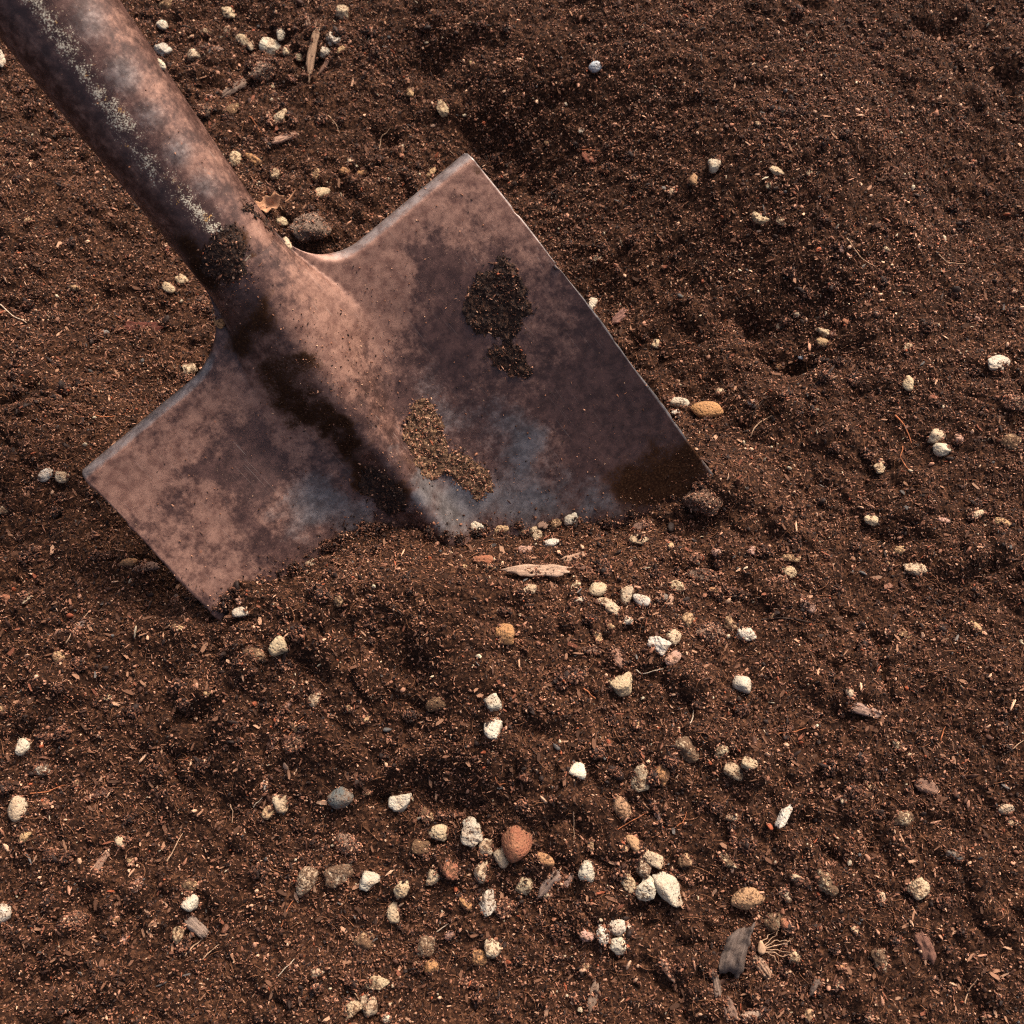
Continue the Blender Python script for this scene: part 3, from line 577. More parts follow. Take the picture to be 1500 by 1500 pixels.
# x, y, long, short, angle, tone, shape, soil specks(0..1), label or ''
STONES = """
411,949,33,28,70,C,t,.3,pale cream wedge-shaped perlite alone on the mound under the blade
354,899,27,18,-15,W,a,.1,small bright white perlite touching the soil at the blade foot
740,931,38,33,-50,O,r,.45,round ochre stone on the mound below the red brick chip
722,1031,28,26,0,W,r,.4,upper of two white perlite lumps stacked close together
721,1068,36,27,70,W,a,.25,lower of two white perlite lumps stacked close together
639,1030,32,26,0,T,l,.9,
461,1023,28,17,65,C,a,.5,
586,1174,35,31,60,W,a,.1,clean white perlite beside the dark hollow near the dark grey stone
499,1170,40,33,-10,G,s,.45,dark grey stone half sunk in the soil
410,1176,34,25,-60,C,l,.4,cream perlite with a dark hole beside two small ones
390,1151,25,9,-75,W,l,.3,
394,1191,22,17,70,T,r,.5,
643,1222,32,26,15,C,a,.4,
689,1221,44,36,-60,W,l,.45,large heart-shaped white perlite close to the terracotta stone
497,878,26,18,80,T,l,.7,
625,1194,25,17,-60,T,l,.8,
374,959,40,20,-15,T,l,.9,
537,1161,18,10,25,T,l,.7,
534,1053,14,12,0,T,l,.6,
433,1066,22,12,-35,T,a,.6,
510,1037,17,10,-40,T,a,.7,
450,1292,44,31,78,C,s,.65,oval spotted cream stone on its own
499,1281,48,33,15,C,a,.95,wide stone thickly speckled with black soil
542,1291,31,30,90,W,t,.2,three-cornered whitish perlite by the speckled wide stone
588,1302,30,24,60,C,l,.45,
577,1337,30,20,85,C,r,.4,
635,1285,29,20,70,C,l,.35,
659,1274,33,26,-65,R,l,.6,rough reddish-tan stone touching a knobbly cream one
616,1242,28,23,-10,T,l,.95,
531,1380,36,30,0,T,l,.85,
623,1386,36,29,60,C,r,.75,
631,1416,24,21,10,O,r,.5,
551,1440,40,20,-5,C,r,.55,
541,1472,34,25,-75,C,a,.5,
511,1481,40,21,35,C,l,.55,
464,1424,27,13,15,C,a,.6,
484,1465,18,7,0,W,f,.3,
567,1493,16,12,-40,W,a,.4,
682,1324,25,13,-40,O,a,.6,
659,1370,16,13,70,P,r,.5,
757,1237,54,46,80,R,s,.3,big terracotta stone among the perlite
734,1256,30,26,70,C,a,.4,cream-ochre perlite leaning on the terracotta stone
712,1243,30,24,40,C,l,.5,
705,1276,34,20,70,C,a,.6,
769,1297,29,23,60,C,r,.6,
714,1324,37,27,-75,W,a,.5,
799,1260,30,17,-35,O,s,.5,
859,1276,32,25,80,W,l,.35,
801,1313,15,13,0,C,l,.5,
865,1237,22,13,80,T,a,.6,
882,1367,35,19,-75,W,l,.55,
904,1358,29,26,-30,W,l,.35,
921,1362,20,12,-70,W,l,.3,
906,1386,29,26,-50,W,l,.4,
860,1370,27,21,-35,P,l,.5,
721,1389,29,28,40,C,r,.65,
701,1404,27,24,-40,O,a,.6,
910,1183,39,24,-62,S,s,.55,
928,1236,29,18,-65,S,s,.2,smooth brown bean-shaped pebble
913,1242,15,9,-45,T,s,.3,
858,1416,15,13,0,T,l,.6,
841,1463,11,10,0,G,r,.3,
1006,1099,41,39,0,C,r,.85,round cream stone pitted with dark soil spots
1056,1100,28,20,30,C,r,.7,
1097,1120,25,19,-20,C,t,.45,
1075,1130,32,22,-25,C,s,.5,
939,1140,43,29,75,C,r,.6,large egg-shaped cream stone next to an ochre one
968,1134,35,25,70,O,r,.75,
847,1129,27,23,-20,W,a,.15,
955,1259,35,23,-15,C,r,.4,
940,1269,36,25,-45,C,r,.75,
918,1290,39,20,-58,C,r,.55,
944,1302,36,32,-70,W,t,.5,
980,1303,60,36,-55,W,a,.15,biggest white lump in the cluster of pale stones
1003,1261,22,20,0,T,r,.7,
1067,1261,36,17,-22,C,a,.7,
1072,1198,21,12,-10,C,l,.6,
1147,1195,46,15,57,W,e,.2,thin white sliver standing up from the soil
1094,1316,51,32,12,S,s,.5,big blocky tan-brown stone on its own
1130,1349,33,29,60,C,l,.95,
1151,1353,18,16,0,R,r,.5,
1151,1311,25,17,-60,C,l,.8,
1167,1288,22,11,-30,C,r,.5,
1208,1293,47,24,-55,C,l,.8,
932,1062,15,12,20,T,a,.5,
775,864,24,18,10,C,r,.35,
874,865,32,27,20,C,r,.35,round cream perlite crowning a tight cluster of five
891,889,41,22,-22,C,r,.5,
916,873,31,22,75,C,r,.45,
939,880,28,18,-32,W,s,.3,
843,861,21,15,60,C,l,.7,
849,880,21,10,10,W,a,.3,
918,909,19,14,-15,W,l,.4,
991,860,23,18,-15,C,r,.55,
891,917,22,11,-15,T,r,.6,
874,929,26,13,-60,T,s,.6,
1007,909,25,22,50,T,a,.65,
963,947,34,25,-25,W,l,.3,
986,934,26,22,50,C,r,.5,
985,965,28,22,20,P,r,.5,
910,1004,40,34,20,C,t,.3,triangular cream stone lying alone
1093,929,30,24,-5,W,l,.35,
1086,1004,28,27,0,W,r,.25,
1067,912,31,19,-70,T,l,.8,
1045,867,18,12,-10,O,l,.6,
969,877,19,14,0,G,f,.4,
767,1139,15,11,0,R,r,.3,
1100,808,17,16,0,P,r,.6,
1051,811,20,14,-40,P,a,.6,
1134,900,19,9,30,T,a,.6,
698,773,32,22,-42,W,l,.3,
733,773,25,17,10,T,a,.5,
768,780,21,17,20,C,r,.45,
786,784,26,18,-60,C,l,.5,
809,796,27,14,8,W,a,.3,
816,762,30,18,80,T,l,.7,
837,757,30,21,70,W,l,.3,
768,807,24,18,-20,P,l,.5,
708,821,31,16,8,R,f,.3,red brick chip on the mound just under the blade
660,813,13,9,-20,C,l,.5,
676,834,19,12,10,T,l,.7,
717,834,19,12,20,T,l,.7,
935,792,31,18,10,C,l,.4,
981,801,13,12,0,T,r,.5,
992,590,35,17,-8,W,s,.3,flat white pebble touching the blade edge by the ochre one
1035,603,48,27,-8,O,s,.2,smooth ochre pebble next to the blade edge
990,606,14,12,0,W,l,.4,
1054,575,14,12,-30,C,l,.5,
961,505,15,12,50,C,l,.4,
1205,503,23,14,-5,T,r,.5,
1330,510,29,13,60,C,a,.5,
1463,532,39,26,15,W,f,.2,flat whitish flake lying alone on the bare slope
1330,563,26,18,85,C,s,.25,
1370,640,29,20,22,C,r,.45,
1382,659,35,21,5,W,a,.25,
1288,683,31,17,65,C,a,.4,
1480,647,33,27,0,T,r,.8,
1405,643,17,15,0,P,r,.6,
1275,763,22,17,-30,C,r,.3,
1430,755,25,13,12,C,a,.4,
1468,767,24,14,-15,T,s,.5,
1382,762,22,12,0,P,l,.5,
1320,807,27,17,15,T,l,.7,
1340,835,36,20,-3,C,r,.55,
1302,828,19,11,70,T,a,.6,
1158,818,29,15,0,T,a,.6,
1155,838,25,21,-40,C,a,.5,
1430,920,25,12,-55,T,s,.4,
1325,930,21,12,-10,T,l,.6,
1175,525,14,8,-10,L,r,.3,
1142,538,11,10,0,O,r,.3,
1100,592,12,9,0,W,l,.4,
1045,246,24,22,60,W,r,.35,
1015,265,20,15,80,S,s,.4,
1137,253,24,13,-25,C,a,.3,
1185,255,16,9,75,C,a,.4,
1126,273,12,9,60,C,l,.4,
1113,182,18,10,10,C,l,.6,
1129,172,12,8,70,C,l,.6,
1112,323,28,17,-15,C,l,.5,
1143,325,20,14,-60,C,l,.7,
1233,364,17,9,80,P,r,.4,
1297,366,12,11,0,C,l,.4,
1240,472,13,10,-10,R,r,.1,small bright red-orange stone on the slope
1167,460,13,11,0,C,r,.5,
1142,478,14,9,40,C,a,.3,
1207,488,29,15,-12,C,l,.45,
1220,490,12,9,0,P,r,.5,
1425,240,13,8,80,L,r,.4,
1430,467,13,11,0,P,l,.6,
1482,427,15,8,-10,C,a,.5,
872,100,20,19,0,L,s,.2,pale grey round pebble on the bare upper slope
648,160,27,17,-70,C,r,.5,
602,135,24,12,80,T,l,.6,
692,95,15,9,-60,T,l,.6,
852,192,13,8,75,W,a,.2,
632,252,23,12,80,T,a,.5,
868,447,22,13,80,W,r,.2,
983,283,16,11,70,C,l,.6,
875,380,15,11,30,C,l,.6,
505,252,17,13,0,O,r,.5,
532,252,21,11,10,O,r,.5,
513,237,12,9,-30,C,l,.5,
802,210,12,9,60,T,l,.7,
933,265,12,10,0,T,r,.6,
239,39,20,16,-20,W,r,.4,
249,9,31,24,10,T,r,.85,
335,21,26,17,-60,C,l,.5,
303,48,19,12,-20,C,l,.7,
333,47,20,12,80,C,r,.6,
412,51,24,14,85,W,a,.25,
397,73,32,25,5,W,r,.4,round whitish perlite beside the round brown chunk
420,76,18,12,80,C,a,.4,
356,60,20,15,-40,C,r,.5,
368,68,18,13,-60,C,r,.5,
240,76,29,19,-15,W,l,.35,
233,92,24,15,-60,W,s,.3,
285,83,23,20,0,C,l,.6,
501,20,23,21,-20,C,a,.5,
489,60,25,23,20,W,l,.7,
477,80,19,17,-30,W,l,.4,
500,75,19,12,50,T,l,.5,
439,85,15,13,0,C,r,.6,
307,143,12,9,0,P,l,.4,
339,163,30,21,40,T,r,.95,
411,173,28,20,75,C,r,.5,
407,155,14,6,80,C,a,.5,
345,233,29,18,-78,C,s,.5,
369,236,33,18,-35,O,r,.6,
403,257,19,15,70,C,l,.5,
463,256,19,14,60,T,l,.6,
472,284,26,19,35,C,s,.2,
411,325,24,15,-15,C,a,.5,
419,355,25,13,-60,C,s,.35,
401,127,9,8,0,C,r,.4,
2,90,30,15,-75,W,l,.3,
42,325,16,9,50,T,a,.5,
110,422,19,12,-15,T,a,.5,
247,423,25,16,-35,C,s,.4,
267,413,24,17,-30,C,l,.5,
321,470,24,17,-60,O,s,.5,
150,488,22,12,10,G,f,.2,
278,540,31,21,-60,C,r,.6,
455,824,23,14,0,C,r,.4,
188,825,29,17,20,O,r,.45,
138,783,11,8,0,C,l,.6,
261,921,20,10,-15,T,a,.6,
69,698,24,20,60,W,l,.45,
91,699,23,21,-30,C,r,.45,
7,747,17,15,0,C,l,.7,
39,878,20,11,55,C,l,.5,
10,878,18,12,-15,R,r,.4,
88,965,25,20,-50,T,l,.7,
160,1023,16,11,0,C,l,.4,
305,1015,14,11,60,T,l,.7,
352,882,15,10,0,P,l,.6,
5,1041,18,15,0,T,l,.6,
35,1095,27,21,65,W,a,.2,
62,1128,23,18,0,W,l,.7,
27,1185,38,28,85,C,s,.25,large pale stone with rounded sides far from the blade
37,1227,22,16,70,T,l,.55,
68,1178,22,14,-10,R,r,.6,
113,1148,15,10,-70,T,l,.6,
177,1233,19,13,-40,C,a,.3,
192,1262,16,12,-40,T,l,.6,
280,1323,26,23,70,W,a,.2,
277,1298,31,22,-10,T,l,.95,
260,1370,27,20,70,C,l,.5,
5,1340,32,25,80,W,r,.4,
168,1347,19,13,0,O,l,.7,
182,1377,17,10,40,P,s,.3,
1245,1017,19,15,70,C,l,.5,
1315,1093,26,14,-40,C,l,.7,
1333,1107,10,8,0,C,r,.4,
1320,1197,34,28,0,C,l,.8,cream ring-shaped lump full of dark soil
1473,1185,25,16,10,C,r,.4,
1483,1205,17,12,0,C,l,.6,
1270,1148,19,9,-55,T,a,.5,
1235,1172,16,10,60,C,l,.5,
1345,1302,32,29,40,C,l,.5,yellowish knobbly lump alone on the shaded soil
1290,1317,23,12,70,C,l,.4,
1252,1363,17,11,-60,C,a,.5,
1288,1407,37,31,70,C,l,.95,
1163,1403,21,17,-40,C,l,.6,
1232,1417,12,10,40,O,r,.5,
1228,1443,17,9,55,C,a,.5,
1273,1490,19,12,80,C,a,.4,
1185,1487,19,15,60,T,r,.6,
1442,1490,12,10,0,T,r,.5,
1397,1253,25,15,-20,G,r,.6,
1357,1138,15,9,-30,L,f,.3,
1292,1128,14,9,-20,L,f,.4
"""
# wood and bark: x, y, length, width, angle, tone, label
CHIPS = """
788,838,92,20,4,.40,.26,.18,long pale wood chip splintered at both ends on the mound
841,817,40,13,22,.33,.20,.13,short wood chip lying against the long pale one
850,832,34,9,-18,.12,.06,.04,dark bark splinter tucked under the two pale chips
797,764,27,14,60,.22,.13,.09,brown wood chip among white perlite on the blade
980,880,23,13,65,.36,.21,.14,tan wood flake standing beside a grey flat stone
939,771,27,14,25,.16,.09,.065,
986,788,22,9,-20,.25,.14,.11,
865,953,27,10,0,.22,.13,.09,
905,963,30,17,-60,.26,.14,.095,
1020,818,24,12,20,.22,.12,.08,
1134,851,26,9,30,.28,.17,.12,
1183,888,28,13,-25,.28,.17,.13,
1268,1042,46,17,-15,.32,.20,.15,pinkish grey chip with pointed ends on bare soil
1357,1153,36,20,-15,.20,.11,.075,
1352,1387,46,26,-70,.17,.08,.055,brown bark shard sunk in the shaded soil
1195,1447,25,17,55,.13,.09,.07,
1080,1393,76,44,62,.115,.085,.07,thick grey wood chunk with a blunt end
1113,1417,40,20,-50,.33,.20,.13,tan frayed wood piece against the grey wood chunk
1046,1440,44,13,-75,.22,.15,.11,slim brown wood strip along the grey wood chunk
1068,1476,32,22,-70,.20,.12,.085,
1103,1487,42,14,15,.36,.24,.17,
804,1295,46,20,43,.24,.165,.13,greyish wood chip among the perlite near the terracotta stone
829,1290,24,14,48,.22,.14,.11,
868,1460,42,16,68,.18,.12,.085,
978,1420,34,12,-55,.20,.12,.085,
288,1357,44,19,-38,.24,.17,.13,rounded grey-brown wood chip under a white perlite
200,1297,20,13,55,.26,.16,.12,
150,1263,42,13,65,.24,.14,.095,
148,1163,37,11,12,.14,.075,.055,
77,1077,44,9,10,.16,.06,.04,
415,1045,42,8,52,.28,.16,.12,straight brown stick alone on the mound
398,1088,26,9,70,.25,.14,.11,
737,1068,24,6,28,.17,.09,.07,
215,833,38,16,28,.28,.165,.12,frayed wood chip beside the ochre stone under the blade edge
258,880,24,10,-75,.16,.11,.09,
117,917,26,9,60,.20,.14,.12,
245,367,20,8,-65,.30,.10,.07,
210,478,62,20,5,.10,.028,.018,red bark flake in the shade beside the socket
343,131,44,19,38,.20,.135,.10,grey-brown wood chip close to the round brown chunk
389,88,42,8,-8,.14,.075,.05,
311,72,32,8,-5,.16,.10,.075,
461,80,94,11,82,.24,.145,.09,upright brown twig among pale stones
451,33,26,8,-80,.26,.16,.11,
428,117,13,10,-25,.30,.14,.10,
417,205,40,13,12,.38,.22,.15,pinkish tan wood chip alone beside the socket
393,209,18,9,-60,.36,.20,.14,
396,175,24,8,-65,.33,.16,.10,
477,97,34,8,55,.24,.13,.09,
907,465,30,15,33,.26,.13,.10,pinkish brown wood chip close to the blade edge
862,232,26,13,-50,.17,.055,.03,dark red leaf scrap on the upper slope
885,250,20,10,-35,.19,.07,.03,
1000,915,12,6,50,.30,.18,.12,
1074,1222,36,7,-85,.24,.07,.04,
960,1190,46,9,-65,.15,.10,.085,
1000,1285,34,7,-30,.20,.13,.10,
745,480,1,1,0,.2,.1,.1,
1100,1290,40,5,-30,.14,.08,.06,
1210,1160,12,6,10,.33,.18,.12,
660,1195,44,8,3,.20,.075,.04,
690,1440,34,8,-10,.20,.10,.06,
1030,1180,30,6,50,.15,.09,.07
"""
def desc(d): return d
def stone_mesh(seed, shape, a, b, c):
    V, Fc = ICO[4] if a > .0055 else ICO[3]
    r = np.random.default_rng(seed)
    if shape == 's': W = facet(V, seed, 26, .86, 1.02, 7)
    elif shape == 'r': W = facet(V, seed, 11, .70, 1.05, 14)
    elif shape == 'l': W = facet(V, seed, 11, .66, 1.08, 8)
    elif shape == 'f' or shape == 'e': W = facet(V, seed, 11, .6, 1.1, 12)
    elif shape == 't':
        N = V.copy(); ang = np.array([90, 210, 330]) * math.pi / 180 + r.uniform(-.25, .25, 3); W = facet(V, seed, 9, .82, 1.06, 14)
        lim = np.min(.72 / np.clip(np.stack([V[:, 0] * math.cos(t) + V[:, 1] * math.sin(t) for t in ang], 1), .05, None), 1)
        W = W * np.minimum(1, lim * .9 + .08)[:, None]
    else: W = facet(V, seed, 9, .62, 1.05, 18)
    amp = dict(s=.05, r=.12, l=.30, t=.12, a=.13, f=.15, e=.22)[shape]; o = r.uniform(0, 90, 3)
    nz = np.array([mnoise.noise(Vector(v * 1.7 + o)) + .5 * mnoise.noise(Vector(v * 3.6 + o)) for v in V])
    W = W * (1 + amp * nz)[:, None]
    if shape not in 's':
        n2 = np.array([mnoise.noise(Vector(v * 7.5 + o)) for v in V]); W = W * (1 - .10 * np.clip(n2 - .18, 0, 1) * 2 + .03 * n2)[:, None]
    lo, hi = W.min(0), W.max(0); W = (W - (lo + hi) / 2) / ((hi - lo) / 2) * np.array([a, b, c])
    m = bpy.data.meshes.new('stone'); np_mesh(m, W, Fc); return m, W
def axes(ang):
    a = math.radians(ang); v = np.array([math.cos(a), math.sin(a) / math.cos(TH), 0]); return math.atan2(v[1], v[0])
extra_P, extra_S = [], []
def bury(Wd, n, top=.25):
    """loose grains against the foot of a piece and, on dirty ones, on top"""
    k = rng.integers(0, len(Wd), n); q = Wd[k]; g = H(q[:, 0], q[:, 1]); keep = (q[:, 2] - g < .0016) & (q[:, 2] - g > -.0008)
    q = q[keep]; extra_P.append(q + rng.normal(0, .0004, q.shape)); extra_S.append(.0003 + .0007 * rng.random(len(q)) ** 1.5)
    if top > .25:
        k = rng.integers(0, len(Wd), int(n * (top - .2) * .55)); q = Wd[k]; up = q[:, 2] > np.percentile(Wd[:, 2], 45); q = q[up]
        extra_P.append(q); extra_S.append(.00016 + .00034 * rng.random(len(q)) ** 2)
def ground_or_steel(px, py):
    P = hit(px, py); h = on_steel(px, py)
    if h is not None and (h[0] - CAM) @ cF < (P - CAM) @ cF - .0005: return h[0]
    return P
for ln, row in enumerate(STONES.strip().split('\n')):
    f = row.split(',', 8); x, y, L, S, ang = map(float, f[:5]); tone, shp, dirt_, lab = f[5], f[6], float(f[7]), (f[8] if len(f) > 8 else '')
    P = ground_or_steel(x, y); dep = (P - CAM) @ cF; a = L * dep / FPX / 2; b = S * dep / FPX / 2; thick = b * {'s': .8, 'f': .42, 'e': .9}.get(shp, .82)
    m, W = stone_mesh(1000 + ln, shp, a, b, thick)
    sink = .24 + .40 * max(0, dirt_ - .35)
    z = Hs(P[0], P[1], min(b, .006)); z = max(z, P[2] - .002) + (.002 if shp == 'e' else 0)
    tilt = (random.uniform(-.18, .18), random.uniform(-.18, .18))
    o = link({'W': 'perlite', 'C': 'perlite', 'T': 'pumice'}.get(tone, 'pebble') , m, M_PERL if tone != 'G' else M_PERL)
    o.location = (P[0], P[1], z + thick * (1 - 2 * sink) * .8); o.rotation_euler = (tilt[0], tilt[1], axes(ang))
    jit = random.uniform(.86, 1.08); t = TONE[tone]; o.color = (t[0] * jit, t[1] * jit, t[2] * jit * random.uniform(.92, 1.04), min(1, dirt_ + .12))
    Wd = W @ np.array(Euler(o.rotation_euler).to_matrix()).T + np.array(o.location)
    bury(Wd, int(60 + a * 22000), dirt_)
    noun = {'perlite': 'perlite', 'pumice': 'pumice stone', 'pebble': 'pebble'}[o.name.split('.')[0]]
    dw = 'soil-crusted' if dirt_ >= .78 else ''
    items.append(dict(o=o, x=x, y=y, lab=lab, d=' '.join(w for w in (size_word(L), dw, WORD[tone], SHAPE[shp], noun) if w), cat={'perlite': 'perlite', 'pumice stone': 'stone', 'pebble': 'stone'}[noun],
        group={'perlite': 'perlite lumps in the soil', 'pumice stone': 'tan stones in the soil', 'pebble': 'coloured pebbles in the soil'}[noun]))
def chip_mesh(seed, L, Wd, T):
    """a split piece of wood: strips along the grain that break off at different lengths"""
    r = np.random.default_rng(seed); n, mrow = 30, 11; bend = r.uniform(-.06, .06); tap = r.uniform(-.35, .35)
    ja = np.cumsum(r.normal(0, .10, mrow)); jb = np.cumsum(r.normal(0, .10, mrow)); ja -= ja.mean(); jb -= jb.mean()
    slA, slB = r.uniform(-.22, .22, 2); vv = np.linspace(-1, 1, mrow)
    ja = np.clip(ja + slA * vv, -.3, .3) + r.uniform(0, .05, mrow); jb = np.clip(jb + slB * vv, -.3, .3) + r.uniform(0, .05, mrow)
    ja += .10 * np.abs(vv) ** 3; jb += .10 * np.abs(vv) ** 3
    strip = r.normal(0, .22, mrow); V = []; Q = []
    for side in (1, -1):
        for i in range(n):
            q0 = i / (n - 1)
            for j in range(mrow):
                v = vv[j]; q = -1 + ja[j] + q0 * (2 - ja[j] - jb[j])
                wid = (1 + tap * q) / (1 + abs(tap)) * (1 + .20 * mnoise.noise(Vector((q * 2.2, seed * 1.7, v * .4)))) * (1 - .3 * max(0, abs(q) - .6) / .4)
                xx = L / 2 * q; yy = Wd / 2 * wid * v + bend * L * (1 - q * q) + Wd * .05 * mnoise.noise(Vector((q * 6, seed * 2.3, j)))
                rel = strip[j] + mnoise.noise(Vector((q * 2.0, v * 4.5, seed * .77))) * .45 + mnoise.noise(Vector((q * 4, v * 11, seed * .37))) * .25
                zz = side * T / 2 * (1 - .8 * v ** 6) * (1 - .75 * abs(2 * q0 - 1) ** 7) * (1 + (rel if side > 0 else 0)) + T * .35 * mnoise.noise(Vector((q * 1.1, v * .6, seed * 5.1)))
                V.append((xx, yy, zz))
    K = n * mrow
    for i in range(n - 1):
        for j in range(mrow - 1):
            a = i * mrow + j; Q.append((a, a + mrow, a + mrow + 1, a + 1)); Q.append((K + a, K + a + 1, K + a + mrow + 1, K + a + mrow))
    for i in range(n - 1):
        for j in (0, mrow - 1):
            a = i * mrow + j; b_ = a + mrow; Q.append((a, K + a, K + b_, b_) if j == 0 else (a, b_, K + b_, K + a))
    for j in range(mrow - 1):
        for i in (0, n - 1):
            a = i * mrow + j; Q.append((a, a + 1, K + a + 1, K + a) if i == 0 else (a, K + a, K + a + 1, a + 1))
    m = bpy.data.meshes.new('chip'); np_mesh(m, np.array(V), np.array(Q)); return m, np.array(V)
for ln, row in enumerate(CHIPS.strip().split('\n')):
    f = row.split(',', 8); x, y, L, S, ang, r_, g_, b_ = map(float, f[:8]); lab = f[8] if len(f) > 8 else ''
    if L < 5: continue
    P = ground_or_steel(x, y); dep = (P - CAM) @ cF; l = L * dep / FPX; w = S * dep / FPX; T = min(w * .42, .0026) if 'thick' not in lab else w * .75
    m, W = chip_mesh(300 + ln, l, w, T)
    aa = axes(ang); e = l * .4; dx, dy = math.cos(aa) * e, math.sin(aa) * e
    z1, z2 = Hs(P[0] + dx, P[1] + dy, .003), Hs(P[0] - dx, P[1] - dy, .003); zc = max((z1 + z2) / 2, Hs(P[0], P[1], .003), P[2] - .002)
    o = link('wood_chip' if S > 9.5 else 'wood_splinter', m, M_WOOD); o.location = (P[0], P[1], zc + T * .22)
    o.rotation_euler = Euler((random.uniform(-.25, .25), -math.atan2(z1 - z2, 2 * e) * .8, aa)); o.color = (r_, g_, b_, 1)
    Wd = W @ np.array(o.rotation_euler.to_matrix()).T + np.array(o.location); bury(Wd, int(100 + l * 8000), .2 if lab else .6)
    tw = 'reddish' if r_ > 2.6 * g_ else 'pale' if r_ > .31 else 'dark' if r_ < .165 else 'brown'
    items.append(dict(o=o, x=x, y=y, lab=lab, d='%s %s %s' % ('short' if L < 26 else 'medium' if L < 40 else 'long', tw, 'wood chip' if S > 9.5 else 'wood splinter'), cat='wood chip', group='wood and bark pieces in the soil'))
# clods of soil
for ln, (x, y, L, S, ang, cc, lab) in enumerate([(452, 339, 58, 50, 10, (.17, .12, .095), 'big brown clod between the socket and the blade shoulder'), (387, 107, 44, 27, 15, (.20, .145, .11), 'round brown chunk lying under pale perlite'), (299, 163, 28, 22, 0, (.16, .105, .075), ''), (293, 448, 26, 18, 40, (.07, .045, .035), ''),
        (509, 1239, 46, 29, -10, (.14, .085, .06), ''), (430, 1091, 31, 25, 0, (.17, .09, .05), ''), (1043, 928, 38, 32, 0, (.17, .10, .07), ''), (1033, 733, 52, 36, 10, (.12, .065, .042), 'soft brown clod against the buried blade edge'), (740, 1330, 30, 22, 20, (.08, .04, .026), ''), (1480, 590, 30, 24, 0, (.14, .09, .06), ''), (1028, 842, 46, 17, -8, (.10, .065, .05), 'flat dark clod with a shadowed hollow under it'), (105, 1350, 40, 26, 10, (.09, .055, .04), '')]):
    P = hit(x, y); dep = (P - CAM) @ cF; a = L * dep / FPX / 2; b = S * dep / FPX / 2; c = b * .8
    V, Fc = ICO[4]; W = facet(V, 700 + ln, 13, .68, 1.04, 9); o3 = ln * 5.1
    nz = np.array([.22 * mnoise.noise(Vector(v * 1.6) + Vector((o3, 0, 0))) + .12 * mnoise.noise(Vector(v * 4.5) + Vector((0, o3, 0))) + .05 * mnoise.noise(Vector(v * 11) + Vector((0, o3, 3))) for v in V])
    W = W * (1 + nz)[:, None] * np.array([a, b, c]); m = bpy.data.meshes.new('clod'); np_mesh(m, W, Fc)
    o = link('soil_clod', m, M_CLOD); o.location = (P[0], P[1], Hs(P[0], P[1], .005) + c * .28); o.rotation_euler = (0, 0, axes(ang)); o.color = cc + (1,)
    Wd = W @ np.array(o.rotation_euler.to_matrix()).T + np.array(o.location); bury(Wd, 500, .95)
    k = rng.integers(0, len(Wd), 500); extra_P.append(Wd[k]); extra_S.append(.00028 + .0005 * rng.random(500))
    items.append(dict(o=o, x=x, y=y, lab=lab, d='%s crumbly brown soil clod' % size_word(L), cat='clod', group='clods on the soil'))
# dried leaf beside the socket
P = hit(397, 306); dep = (P - CAM) @ cF; u_ = dep / FPX
nl, nw = 22, 9; LV = np.zeros((nl, nw, 3))
for i in range(nl):
    q = i / (nl - 1); wd = 13 * math.sin(math.pi * min(1, q * .93 + .05)) ** .75 * (1 + .28 * math.sin(q * 19))
    for j in range(nw):
        v = -1 + 2 * j / (nw - 1); LV[i, j] = ((q - .5) * 50 * u_, v * wd * u_ , (6.0 * v * v + 2.5 * math.sin(q * 9 + v * 2) + 7 * (q - .3) ** 2 * 4) * u_)
lm = NT('dry_leaf'); ln_ = lm.noise(lm.obj(), 260, 5); M_LEAF = lm.out(lm.ramp(ln_, [(.3, (.16, .065, .03)), (.6, (.42, .21, .11)), (.75, (.50, .30, .18))]), .8, lm.bump(ln_, .0006, .7))
leaf = link('dry_leaf', grid_mesh('leaf', LV), M_LEAF); leaf.location = (P[0], P[1], Hs(P[0], P[1]) + .0024); leaf.rotation_euler = (.1, -.12, axes(8))
leaf.modifiers.new('thickness', 'SOLIDIFY').thickness = .0004
leaf['label'] = 'curled orange-brown dried leaf beside the rusty socket'; leaf['category'] = 'leaf'
def strand(pts, r0, r1, sides=5):
    pts = np.array(pts); n = len(pts); V = np.zeros((n, sides, 3))
    for i in range(n):
        t = pts[min(i + 1, n - 1)] - pts[max(i - 1, 0)]; t /= np.linalg.norm(t) + 1e-9
        a = np.cross(t, [0, 0, 1.]) if abs(t[2]) < .9 else np.cross(t, [1., 0, 0]); a /= np.linalg.norm(a); b = np.cross(t, a); r = r0 + (r1 - r0) * i / (n - 1)
        for s in range(sides): V[i, s] = pts[i] + r * (math.cos(s * 2 * math.pi / sides) * a + math.sin(s * 2 * math.pi / sides) * b)
    idx = np.arange(n * sides).reshape(n, sides); nx_ = np.roll(idx, -1, 1)
    return V.reshape(-1, 3), np.stack([idx[:-1], nx_[:-1], nx_[1:], idx[1:]], -1).reshape(-1, 4)
link_st = Vector(leaf.location)
Vs, Qs = strand([(24 * u_, 0, .0012), (30 * u_, 3 * u_, .0016), (37 * u_, 9 * u_, .0026), (42 * u_, 14 * u_, .003)], .0006, .0004)
m = bpy.data.meshes.new('stalk'); np_mesh(m, Vs, Qs); link('leaf_stalk', m, M_LEAF, leaf)
